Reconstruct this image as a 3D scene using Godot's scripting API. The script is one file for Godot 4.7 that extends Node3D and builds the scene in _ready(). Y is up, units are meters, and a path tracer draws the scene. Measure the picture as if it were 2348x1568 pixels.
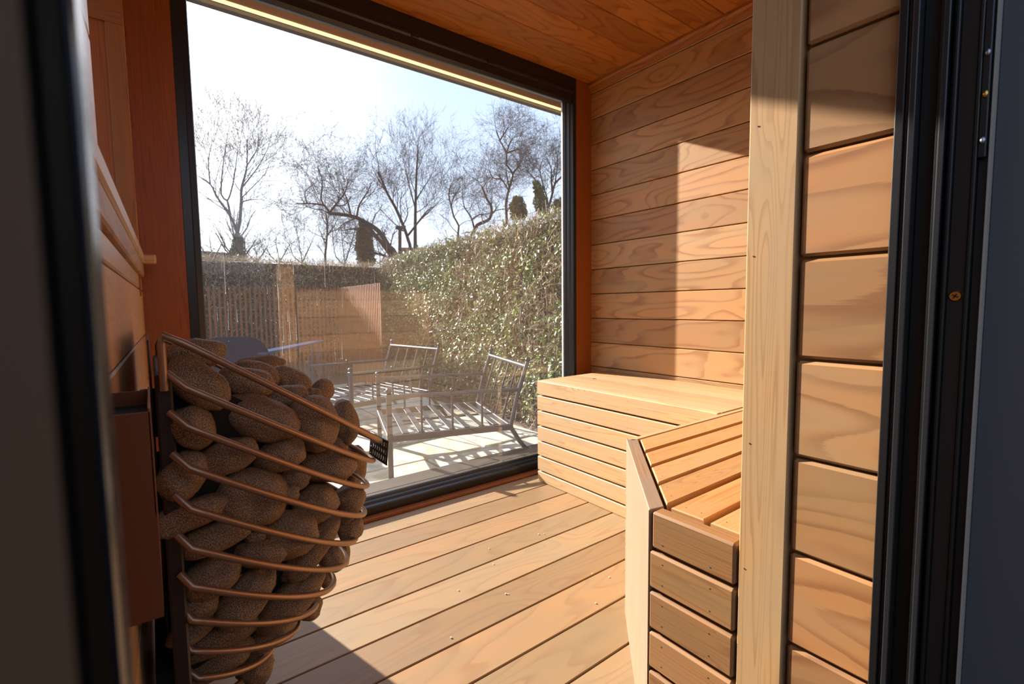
extends Node3D

# ---------------------------------------------------------------- set-up values
const FPX := 1100.7
const EYE := Vector3(0, 0.92, 0)
const SUN_TO := Vector3(0.265, -0.465, 1.0)      # the way the sunlight travels
const WALL_X := 2.114      # plank face of the right wall
const ENTRY_X := 0.7415    # plank face of the stub beside the door
const WIN_Z := -2.013      # room face of the window wall
const CEIL := 2.185
const JOINT := 0.1438      # pitch of the wall boards
const JOINT0 := 0.5500     # height of one joint
const TOP := 0.53          # bench top
const OUT := -0.12         # patio level
var rng := RandomNumberGenerator.new()
var cam_basis := Basis()
var taken := {}
var M := {}

func _ready() -> void:
	# camera: wide lens at the doorway, turned 37 degrees right of the window's normal
	var cam := Camera3D.new()
	cam.name = "camera"
	cam_basis = Basis(Vector3.UP, -0.645611) * Basis(Vector3.RIGHT, -0.0762767) * Basis(Vector3.BACK, -0.0117791)
	cam.transform = Transform3D(cam_basis, EYE)
	cam.fov = rad_to_deg(2.0 * atan(784.0 / FPX))
	cam.near = 0.01
	cam.far = 400.0
	var lens := CameraAttributesPhysical.new()
	lens.frustum_focal_length = 17.0
	lens.frustum_focus_distance = 1.25
	lens.exposure_aperture = 8.0
	cam.attributes = lens
	add_child(cam)
	cam.fov = rad_to_deg(2.0 * atan(784.0 / FPX))
	cam.near = 0.01
	cam.far = 400.0
	cam.current = true
	# sky, sun, exposure
	var env := Environment.new()
	env.background_mode = Environment.BG_SKY
	env.sky = Sky.new()
	var air := ProceduralSkyMaterial.new()
	air.sky_top_color = Color(0.665, 0.785, 0.96)
	air.sky_horizon_color = Color(0.92, 0.96, 1.0)
	air.sky_curve = 0.22
	air.sky_energy_multiplier = 1.25
	air.ground_horizon_color = Color(0.45, 0.43, 0.40)
	air.ground_bottom_color = Color(0.30, 0.27, 0.23)
	air.sun_angle_max = 50.0
	air.sun_curve = 0.45
	env.sky.sky_material = air
	env.tonemap_mode = Environment.TONE_MAPPER_LINEAR
	env.tonemap_exposure = 1.0
	env.sdfgi_enabled = true
	env.ssao_enabled = true
	env.ssil_enabled = true
	var we := WorldEnvironment.new()
	we.name = "sky"
	we.environment = env
	add_child(we)
	var sun := DirectionalLight3D.new()
	sun.name = "sun"
	sun.look_at_from_position(Vector3.ZERO, SUN_TO, Vector3.UP)
	sun.light_energy = 6.4
	sun.light_color = Color(1.0, 0.98, 0.945)
	sun.light_angular_distance = 0.5
	sun.shadow_enabled = true
	add_child(sun)

	rng.seed = 77
	make_materials()
	build_shell()
	build_window()
	build_left_window()
	build_doorway()
	build_benches()
	build_heater()
	build_eave()
	build_patio()
	build_chairs()
	build_hedges()
	build_fences()
	build_table()
	build_trees()
	build_houses()

# ---------------------------------------------------------------- naming
func numbered(called: String) -> String:
	if not taken.has(called):
		taken[called] = 0
		return called
	taken[called] += 1
	return "%s_%03d" % [called, taken[called]]

func tag(o: Node, label := "", category := "", group := "", kind := "") -> void:
	if label: o.set_meta("label", label)
	if category: o.set_meta("category", category)
	if group: o.set_meta("group", group)
	if kind: o.set_meta("kind", kind)

func thing(called: String, label: String, category: String, where := Vector3.ZERO, turn := 0.0, group := "") -> Node3D:
	var o := Node3D.new()
	o.name = numbered(called)
	add_child(o)
	o.position = where
	o.rotation.y = turn
	tag(o, label, category, group)
	return o

func struct(called: String, label: String, where := Vector3.ZERO, turn := 0.0) -> Node3D:
	var o := Node3D.new()
	o.name = called
	add_child(o)
	o.position = where
	o.rotation.y = turn
	tag(o, label, "", "", "structure")
	return o

func part(parent: Node, called: String, mesh: Mesh, mat: Material, xf := Transform3D.IDENTITY, label := "", kind := "") -> MeshInstance3D:
	var o := MeshInstance3D.new()
	o.name = called
	o.mesh = mesh
	o.material_override = mat
	o.transform = xf
	tag(o, label, "", "", kind)
	parent.add_child(o, true)
	return o

func scatter(parent: Node, called: String, mesh: Mesh, mat: Material, places: Array, colors := PackedColorArray()) -> void:
	var mm := MultiMesh.new()
	mm.transform_format = MultiMesh.TRANSFORM_3D
	mm.use_colors = colors.size() > 0
	mm.mesh = mesh
	mm.instance_count = places.size()
	for i in places.size():
		mm.set_instance_transform(i, places[i])
		if colors.size() > 0:
			mm.set_instance_color(i, colors[i])
	var o := MultiMeshInstance3D.new()
	o.name = called
	o.multimesh = mm
	o.material_override = mat
	o.set_meta("kind", "stuff")
	parent.add_child(o, true)

# a point seen at a pixel of the 2348 x 1568 photograph, at a distance along the view axis
func at(px: float, py: float, depth: float) -> Vector3:
	return EYE + cam_basis * Vector3((px - 1174.0) / FPX, -(py - 784.0) / FPX, -1.0) * depth

# ---------------------------------------------------------------- mesh building
class MB:
	var v := PackedVector3Array()
	var n := PackedVector3Array()
	var t := PackedVector2Array()
	func tri(a: Vector3, b: Vector3, c: Vector3, na: Vector3, nb: Vector3, nc: Vector3, ua := Vector2.ZERO, ub := Vector2.ZERO, uc := Vector2.ZERO) -> void:
		if (b - a).cross(c - a).dot(na + nb + nc) > 0.0:
			v.append_array([a, c, b])
			n.append_array([na, nc, nb])
			t.append_array([ua, uc, ub])
		else:
			v.append_array([a, b, c])
			n.append_array([na, nb, nc])
			t.append_array([ua, ub, uc])
	func quad(a: Vector3, b: Vector3, c: Vector3, d: Vector3, nr: Vector3, ua := Vector2.ZERO, ub := Vector2.ZERO, uc := Vector2.ZERO, ud := Vector2.ZERO) -> void:
		tri(a, b, c, nr, nr, nr, ua, ub, uc)
		tri(a, c, d, nr, nr, nr, ua, uc, ud)
	func done() -> ArrayMesh:
		var arr := []
		arr.resize(Mesh.ARRAY_MAX)
		arr[Mesh.ARRAY_VERTEX] = v
		arr[Mesh.ARRAY_NORMAL] = n
		arr[Mesh.ARRAY_TEX_UV] = t
		var m := ArrayMesh.new()
		m.add_surface_from_arrays(Mesh.PRIMITIVE_TRIANGLES, arr)
		return m
	# a chamfered block, grain along its x; uv in metres plus an offset
	func block(size: Vector3, ch: float, off := Vector2.ZERO, xf := Transform3D.IDENTITY) -> void:
		var h := size * 0.5
		ch = minf(ch, minf(h.x, minf(h.y, h.z)) * 0.9)
		var k := h - Vector3(ch, ch, ch)
		var uvof := func(p: Vector3, ax: int) -> Vector2:
			if ax == 0: return off + Vector2(p.z * 0.2, p.y + p.x)
			if ax == 1: return off + Vector2(p.x, p.z + h.y)
			return off + Vector2(p.x, p.y)
		var put := func(p: Vector3) -> Vector3: return xf * p
		for ax in 3:
			for s in [-1.0, 1.0]:
				var e := Vector3.ZERO
				e[ax] = s
				var b := (ax + 1) % 3
				var c := (ax + 2) % 3
				var q := []
				for w in [[-1, -1], [1, -1], [1, 1], [-1, 1]]:
					var p := Vector3.ZERO
					p[ax] = s * h[ax]
					p[b] = w[0] * k[b]
					p[c] = w[1] * k[c]
					q.append(p)
				quad(put.call(q[0]), put.call(q[1]), put.call(q[2]), put.call(q[3]), (xf.basis * e).normalized(), uvof.call(q[0], ax), uvof.call(q[1], ax), uvof.call(q[2], ax), uvof.call(q[3], ax))
				# the chamfer between this face and the next axis' faces
				if ch > 0.0:
					for s2 in [-1.0, 1.0]:
						var e2 := Vector3.ZERO
						e2[b] = s2
						var r := []
						for w in [[0, -1], [0, 1], [1, 1], [1, -1]]:
							var p := Vector3.ZERO
							p[ax] = s * (h[ax] if w[0] == 0 else k[ax])
							p[b] = s2 * (k[b] if w[0] == 0 else h[b])
							p[c] = w[1] * k[c]
							r.append(p)
						var face := 2 if ax != 2 and b != 2 else (1 if ax != 1 and b != 1 else 2)
						quad(put.call(r[0]), put.call(r[1]), put.call(r[2]), put.call(r[3]), (xf.basis * (e + e2)).normalized(), uvof.call(r[0], face), uvof.call(r[1], face), uvof.call(r[2], face), uvof.call(r[3], face))
		if ch > 0.0:
			for sx in [-1.0, 1.0]:
				for sy in [-1.0, 1.0]:
					for sz in [-1.0, 1.0]:
						var a := Vector3(sx * h.x, sy * k.y, sz * k.z)
						var b := Vector3(sx * k.x, sy * h.y, sz * k.z)
						var c := Vector3(sx * k.x, sy * k.y, sz * h.z)
						var nr: Vector3 = (xf.basis * Vector3(sx, sy, sz)).normalized()
						tri(put.call(a), put.call(b), put.call(c), nr, nr, nr, uvof.call(a, 2), uvof.call(b, 2), uvof.call(c, 2))
	# a convex plan outline (x, z) raised from y0 to y1 with a chamfer round the top
	func plan(poly: PackedVector2Array, y0: float, y1: float, ch: float, grain := Vector2(1, 0), off := Vector2.ZERO, upright := false) -> void:
		var mid := Vector2.ZERO
		for p in poly: mid += p
		mid /= poly.size()
		var inner := PackedVector2Array()
		var m := poly.size()
		for i in m:
			var p := poly[i]
			var d0 := (p - poly[(i + m - 1) % m]).normalized()
			var d1 := (poly[(i + 1) % m] - p).normalized()
			var n0 := Vector2(d0.y, -d0.x)
			var n1 := Vector2(d1.y, -d1.x)
			if n0.dot(mid - p) < 0.0:
				n0 = -n0
			if n1.dot(mid - p) < 0.0:
				n1 = -n1
			inner.append(p + (n0 + n1) * ch / maxf(0.3, 1.0 + n0.dot(n1)))
		var cross := Vector2(-grain.y, grain.x)
		for i in m:
			var a := poly[i]
			var b := poly[(i + 1) % m]
			var ia := inner[i]
			var ib := inner[(i + 1) % m]
			var d := (b - a).normalized()
			var o2 := Vector2(d.y, -d.x)
			if o2.dot(mid - a) > 0.0:
				o2 = -o2
			var nr := Vector3(o2.x, 0, o2.y)
			var ua := (a - mid).dot(d)
			var ub := (b - mid).dot(d)
			var uv := func(u: float, y: float) -> Vector2: return off + (Vector2(y, u) if upright else Vector2(u, y))
			quad(Vector3(a.x, y0, a.y), Vector3(b.x, y0, b.y), Vector3(b.x, y1 - ch, b.y), Vector3(a.x, y1 - ch, a.y), nr, uv.call(ua, y0), uv.call(ub, y0), uv.call(ub, y1), uv.call(ua, y1))
			quad(Vector3(a.x, y1 - ch, a.y), Vector3(b.x, y1 - ch, b.y), Vector3(ib.x, y1, ib.y), Vector3(ia.x, y1, ia.y), (nr + Vector3.UP).normalized(), uv.call(ua, y1 - ch), uv.call(ub, y1 - ch), uv.call(ub, y1), uv.call(ua, y1))
		for i in range(1, m - 1):
			var f := func(p: Vector2) -> Vector2: return off + Vector2((p - mid).dot(grain), (p - mid).dot(cross))
			tri(Vector3(inner[0].x, y1, inner[0].y), Vector3(inner[i].x, y1, inner[i].y), Vector3(inner[i + 1].x, y1, inner[i + 1].y), Vector3.UP, Vector3.UP, Vector3.UP, f.call(inner[0]), f.call(inner[i]), f.call(inner[i + 1]))
			tri(Vector3(poly[0].x, y0, poly[0].y), Vector3(poly[i].x, y0, poly[i].y), Vector3(poly[i + 1].x, y0, poly[i + 1].y), Vector3.DOWN, Vector3.DOWN, Vector3.DOWN)
	# a profile in (x, z) swept straight up; the profile is an open or closed line with outward side on its right
	func tube(path: PackedVector3Array, radius: Array, sides: int, caps := true) -> void:
		var k := path.size()
		if k < 2: return
		var up := Vector3.UP
		var rings := []
		var norms := []
		var last := Vector3.ZERO
		for i in k:
			var d := (path[mini(i + 1, k - 1)] - path[maxi(i - 1, 0)]).normalized()
			if i == 0:
				up = Vector3.UP if absf(d.y) < 0.9 else Vector3.RIGHT
				last = up.cross(d).normalized()
			else:
				last = (last - d * last.dot(d)).normalized()
			var o := d.cross(last).normalized()
			var r: float = radius[mini(i, radius.size() - 1)]
			var ring := PackedVector3Array()
			var nr := PackedVector3Array()
			for s in sides:
				var g := TAU * s / sides
				var w := last * cos(g) + o * sin(g)
				ring.append(path[i] + w * r)
				nr.append(w)
			rings.append(ring)
			norms.append(nr)
		for i in k - 1:
			for s in sides:
				var s2 := (s + 1) % sides
				var a: Vector3 = rings[i][s]
				var b: Vector3 = rings[i][s2]
				var c: Vector3 = rings[i + 1][s2]
				var d: Vector3 = rings[i + 1][s]
				tri(a, b, c, norms[i][s], norms[i][s2], norms[i + 1][s2])
				tri(a, c, d, norms[i][s], norms[i + 1][s2], norms[i + 1][s])
		if caps:
			for e in [0, k - 1]:
				var nr: Vector3 = (path[0] - path[1]).normalized() if e == 0 else (path[k - 1] - path[k - 2]).normalized()
				for s in range(1, sides - 1):
					tri(rings[e][0], rings[e][s], rings[e][s + 1], nr, nr, nr)
	func ball(c: Vector3, r: Vector3, nu := 10, nv := 7) -> void:
		var p := func(i: int, j: int) -> Vector3:
			var th := PI * j / nv
			var ph := TAU * i / nu
			return Vector3(sin(th) * cos(ph), cos(th), sin(th) * sin(ph))
		for j in nv:
			for i in nu:
				var q := [p.call(i, j), p.call(i + 1, j), p.call(i + 1, j + 1), p.call(i, j + 1)]
				if j > 0: tri(c + q[0] * r, c + q[1] * r, c + q[2] * r, q[0], q[1], q[2])
				if j < nv - 1: tri(c + q[0] * r, c + q[2] * r, c + q[3] * r, q[0], q[2], q[3])

func block_mesh(size: Vector3, ch := 0.0, off := Vector2.ZERO) -> ArrayMesh:
	var b := MB.new()
	b.block(size, ch, off)
	return b.done()

func boxed(parent: Node, called: String, lo: Vector3, hi: Vector3, mat: Material, ch := 0.0, label := "") -> MeshInstance3D:
	return part(parent, called, block_mesh((hi - lo).abs(), ch), mat, Transform3D(Basis.IDENTITY, (lo + hi) * 0.5), label)

# a board: grain along `along`, its face looking along `face`
func board(parent: Node, called: String, center: Vector3, along: Vector3, face: Vector3, size: Vector3, mat: Material, ch := 0.002, label := "") -> MeshInstance3D:
	var off := Vector2(rng.randf() * 1.4, rng.randf_range(0.1, 0.58))
	var y := face.cross(along).normalized()
	return part(parent, called, block_mesh(size, ch, off), mat, Transform3D(Basis(along.normalized(), y, face.normalized()), center), label)

func pick(names: Array) -> Material:
	return M[names[rng.randi() % names.size()]]

# ---------------------------------------------------------------- materials
func wood_image(w: int, h: int, su: float, sv: float, sd: int, k: float, fu: float, fv: float, light: Color, dark: Color, contrast: float, warm: Color) -> ImageTexture:
	var low := FastNoiseLite.new()
	low.noise_type = FastNoiseLite.TYPE_SIMPLEX_SMOOTH
	low.frequency = 1.0
	low.fractal_octaves = 2
	low.fractal_gain = 0.28
	low.seed = sd
	var fib := FastNoiseLite.new()
	fib.noise_type = FastNoiseLite.TYPE_VALUE
	fib.frequency = 1.0
	fib.fractal_octaves = 2
	fib.seed = sd + 5
	var blot := FastNoiseLite.new()
	blot.frequency = 1.0
	blot.fractal_octaves = 2
	blot.seed = sd + 9
	var data := PackedByteArray()
	data.resize(w * h * 3)
	var i := 0
	for y in h:
		var v := sv * y / h
		for x in w:
			var u := su * x / w
			var e := clampf((u - su * 0.86) / (su * 0.14), 0.0, 1.0)
			var a := low.get_noise_2d(u * fu, v * fv)
			var f := fib.get_noise_2d(u * 9.0, v * 620.0)
			var bl := blot.get_noise_2d(u * 3.0, v * 12.0)
			if e > 0.0:
				a = lerpf(a, low.get_noise_2d((u - su) * fu, v * fv), e)
				f = lerpf(f, fib.get_noise_2d((u - su) * 9.0, v * 620.0), e)
				bl = lerpf(bl, blot.get_noise_2d((u - su) * 3.0, v * 12.0), e)
			var r := a * k + f * 0.05 + bl * 0.3
			r -= floorf(r)
			var ring := smoothstep(0.40, 0.93, r)
			ring = ring * ring * (1.0 - smoothstep(0.94, 1.0, r))
			var q := clampf(ring * contrast * (0.65 + 0.7 * bl) + f * 0.10 + 0.08, 0.0, 1.0)
			var tone := 1.0 + bl * 0.11 + f * 0.05
			var wq := clampf(0.5 + bl * 0.9, 0.0, 1.0)
			var cr := lerpf(lerpf(light.r, warm.r, wq), dark.r, q) * tone
			var cg := lerpf(lerpf(light.g, warm.g, wq), dark.g, q) * tone
			var cb := lerpf(lerpf(light.b, warm.b, wq), dark.b, q) * tone
			data[i] = clampi(int(cr * 255.0), 0, 255)
			data[i + 1] = clampi(int(cg * 255.0), 0, 255)
			data[i + 2] = clampi(int(cb * 255.0), 0, 255)
			i += 3
	return ImageTexture.create_from_image(Image.create_from_data(w, h, false, Image.FORMAT_RGB8, data))

func wood(tex: Texture2D, tint: Color, scale: Vector2, rough := 0.5) -> StandardMaterial3D:
	var m := StandardMaterial3D.new()
	m.albedo_texture = tex
	m.albedo_color = tint
	m.uv1_scale = Vector3(1.0 / scale.x, 1.0 / scale.y, 1.0)
	m.roughness = rough
	m.metallic_specular = 0.4
	return m

func plain(c: Color, rough: float, metal := 0.0, spec := 0.5) -> StandardMaterial3D:
	var m := StandardMaterial3D.new()
	m.albedo_color = c
	m.roughness = rough
	m.metallic = metal
	m.metallic_specular = spec
	return m

func noise_tex(size: int, freq: float, colors: Array, octaves := 3, type := FastNoiseLite.TYPE_SIMPLEX_SMOOTH, sd := 3) -> NoiseTexture2D:
	var g := Gradient.new()
	var offs := PackedFloat32Array()
	var cols := PackedColorArray()
	for c in colors:
		offs.append(c[0])
		cols.append(c[1])
	g.offsets = offs
	g.colors = cols
	var t := NoiseTexture2D.new()
	t.width = size
	t.height = size
	t.seamless = true
	t.seamless_blend_skirt = 0.2
	var f := FastNoiseLite.new()
	f.noise_type = type
	f.frequency = freq
	f.fractal_octaves = octaves
	f.seed = sd
	t.noise = f
	t.color_ramp = g
	return t

func triplanar(tex: Texture2D, metres: float, rough: float, world := false) -> StandardMaterial3D:
	var m := StandardMaterial3D.new()
	m.albedo_texture = tex
	m.uv1_triplanar = true
	m.uv1_world_triplanar = world
	m.uv1_scale = Vector3.ONE / metres
	m.roughness = rough
	return m

func make_materials() -> void:
	var figured := wood_image(1792, 896, 1.4, 0.7, 11, 3.2, 0.95, 5.0, Color(0.83, 0.68, 0.50), Color(0.52, 0.365, 0.245), 0.52, Color(0.76, 0.585, 0.405))
	var straight := wood_image(1024, 1024, 1.4, 0.7, 29, 5.0, 0.28, 20.0, Color(0.85, 0.72, 0.56), Color(0.62, 0.47, 0.33), 0.5, Color(0.80, 0.645, 0.465))
	var soft := wood_image(1536, 768, 1.4, 0.7, 47, 3.0, 0.8, 6.0, Color(0.83, 0.68, 0.50), Color(0.56, 0.41, 0.29), 0.26, Color(0.775, 0.605, 0.43))
	var fs := Vector2(1.4, 0.7)
	var tints := [Color(1, 1, 1), Color(0.93, 0.92, 0.9), Color(1.0, 0.96, 0.92), Color(0.9, 0.87, 0.84)]
	for i in 4:
		var c: Color = tints[i]
		M["plank%d" % i] = wood(figured, c * Color(0.93, 0.90, 0.85), fs, 0.48)
		M["slat%d" % i] = wood(straight, c * Color(0.87, 0.87, 0.86), fs, 0.5)
		M["deck%d" % i] = wood(soft, c * Color(0.735, 0.755, 0.77), fs, 0.42)
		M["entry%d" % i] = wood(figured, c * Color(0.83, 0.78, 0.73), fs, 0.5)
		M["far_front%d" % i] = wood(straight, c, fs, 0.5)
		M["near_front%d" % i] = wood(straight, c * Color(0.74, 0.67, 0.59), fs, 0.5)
		M["seat%d" % i] = wood(straight, c * Color(0.83, 0.76, 0.67), fs, 0.5)
		M["left%d" % i] = wood(soft, c, fs, 0.33)
		M["left%d" % i].metallic_specular = 0.65
		M["ceil%d" % i] = wood(figured, c * Color(0.86, 0.68, 0.42), fs, 0.5)
	M.post = wood(straight, Color(0.83, 0.80, 0.75), fs, 0.45)
	M.pale = wood(straight, Color(0.66, 0.65, 0.69), fs, 0.55)
	M.sill = wood(straight, Color(0.93, 0.93, 0.95), fs, 0.36)
	M.casing = wood(straight, Color(0.68, 0.51, 0.34), fs, 0.45)
	M.cedar = wood(straight, Color(0.70, 0.49, 0.31), fs, 0.4)
	M.backing = plain(Color(0.20, 0.12, 0.07), 0.9)
	M.subfloor = plain(Color(0.16, 0.10, 0.06), 0.9)
	M.frame = plain(Color(0.115, 0.115, 0.125), 0.32)
	M.black = plain(Color(0.045, 0.045, 0.05), 0.4)
	M.gasket = plain(Color(0.02, 0.02, 0.022), 0.9, 0.0, 0.1)
	M.shiny = plain(Color(0.12, 0.12, 0.14), 0.22)
	M.leaf_grey = plain(Color(0.25, 0.255, 0.28), 0.5)
	M.sunlit_edge = plain(Color(0.72, 0.72, 0.72), 0.35)  # pale grey that stands for sun on the jamb edge
	M.seal = plain(Color(0.55, 0.53, 0.50), 0.6)
	M.render = plain(Color(0.31, 0.27, 0.22), 0.9, 0.0, 0.15)
	var g := StandardMaterial3D.new()
	g.albedo_color = Color(1, 1, 1, 0.04)
	g.transparency = BaseMaterial3D.TRANSPARENCY_ALPHA
	g.roughness = 0.0
	g.metallic_specular = 0.45
	M.glass = g
	var w := StandardMaterial3D.new()
	w.albedo_color = Color(0.9, 0.93, 0.97, 0.35)
	w.transparency = BaseMaterial3D.TRANSPARENCY_ALPHA
	w.roughness = 0.3
	M.water = w
	var sm: StandardMaterial3D = triplanar(noise_tex(512, 0.105, [[0.0, Color(0.20, 0.14, 0.09)], [0.36, Color(0.37, 0.27, 0.18)], [0.56, Color(0.51, 0.38, 0.255)], [0.72, Color(0.66, 0.52, 0.36)], [1.0, Color(0.85, 0.71, 0.52)]], 3), 0.15, 0.62)
	sm.heightmap_enabled = true
	sm.heightmap_scale = 0.13
	sm.heightmap_texture = noise_tex(512, 0.12, [[0.0, Color.BLACK], [1.0, Color.WHITE]], 3)
	M.stone = sm
	M.rod = plain(Color(0.60, 0.46, 0.35), 0.36, 0.7)
	M.bronze = plain(Color(0.20, 0.145, 0.115), 0.42, 0.4)
	M.box = plain(Color(0.46, 0.25, 0.13), 0.35, 0.3)
	M.core = plain(Color(0.03, 0.025, 0.02), 0.9)
	M.screw = plain(Color(0.85, 0.66, 0.34), 0.3, 1.0)
	M.steel = plain(Color(0.6, 0.6, 0.62), 0.35, 1.0)
	M.hole = plain(Color(0.05, 0.03, 0.02), 0.9)
	M.chair = plain(Color(0.23, 0.23, 0.25), 0.36, 0.35)
	M.blue = plain(Color(0.07, 0.11, 0.20), 0.7, 0.0, 0.0)
	M.table = plain(Color(0.23, 0.27, 0.35), 0.9, 0.0, 0.0)
	var sand := noise_tex(512, 0.012, [[0.0, Color(0.56, 0.52, 0.44)], [0.45, Color(0.68, 0.66, 0.61)], [0.6, Color(0.74, 0.725, 0.68)], [1.0, Color(0.64, 0.60, 0.50)]], 5)
	for i in 3:
		M["slab%d" % i] = triplanar(sand, 1.3, 0.75, true)
		var tint: Color = [Color(1, 1, 1), Color(0.94, 0.94, 0.92), Color(1.0, 0.97, 0.9)][i]
		M["slab%d" % i].albedo_color = tint
	M.added_wall = plain(Color(0.30, 0.31, 0.34), 0.9)
	M.mortar = plain(Color(0.50, 0.46, 0.40), 0.95)
	M.soil = triplanar(noise_tex(512, 0.03, [[0.0, Color(0.16, 0.11, 0.07)], [0.5, Color(0.33, 0.25, 0.17)], [1.0, Color(0.50, 0.40, 0.29)]], 5), 0.9, 0.95, true)
	M.ledge = wood(straight, Color(0.30, 0.33, 0.38), fs, 0.5)
	M.soffit = wood(straight, Color(0.62, 0.48, 0.38), fs, 0.6)
	M.fascia = plain(Color(0.13, 0.13, 0.14), 0.5)
	var led := StandardMaterial3D.new()
	led.albedo_color = Color(0.9, 0.8, 0.6)
	led.emission_enabled = true
	led.emission = Color(1.0, 0.86, 0.64)
	led.emission_energy_multiplier = 1.5
	M.led = led
	M.bark = triplanar(noise_tex(256, 0.05, [[0.0, Color(0.13, 0.11, 0.10)], [1.0, Color(0.30, 0.25, 0.21)]], 4), 0.6, 0.9)
	M.twig = plain(Color(0.24, 0.20, 0.18), 0.9)
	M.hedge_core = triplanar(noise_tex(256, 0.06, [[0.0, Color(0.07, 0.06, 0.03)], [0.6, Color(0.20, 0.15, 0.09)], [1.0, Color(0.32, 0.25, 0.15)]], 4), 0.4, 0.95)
	var lf := plain(Color(1, 1, 1), 0.27, 0.0, 0.65)
	lf.vertex_color_use_as_albedo = true
	lf.backlight_enabled = true
	lf.backlight = Color(0.25, 0.30, 0.10)
	M.leaf = lf
	var st := plain(Color(1, 1, 1), 0.8)
	st.vertex_color_use_as_albedo = true
	M.stick = st
	M.picket = wood(straight, Color(0.62, 0.46, 0.33), fs, 0.7)
	M.rail = plain(Color(0.13, 0.11, 0.10), 0.9)
	M.brick = plain(Color(0.45, 0.33, 0.29), 0.9)
	M.tile = plain(Color(0.20, 0.17, 0.17), 0.9)
	M.clay = plain(Color(0.42, 0.48, 0.58), 0.8)

# builds were laid out in world places; this puts the root at the thing's base
func rebase(root: Node3D, base: Vector3) -> void:
	for c in root.get_children():
		c.position -= base
	root.position = base

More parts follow.
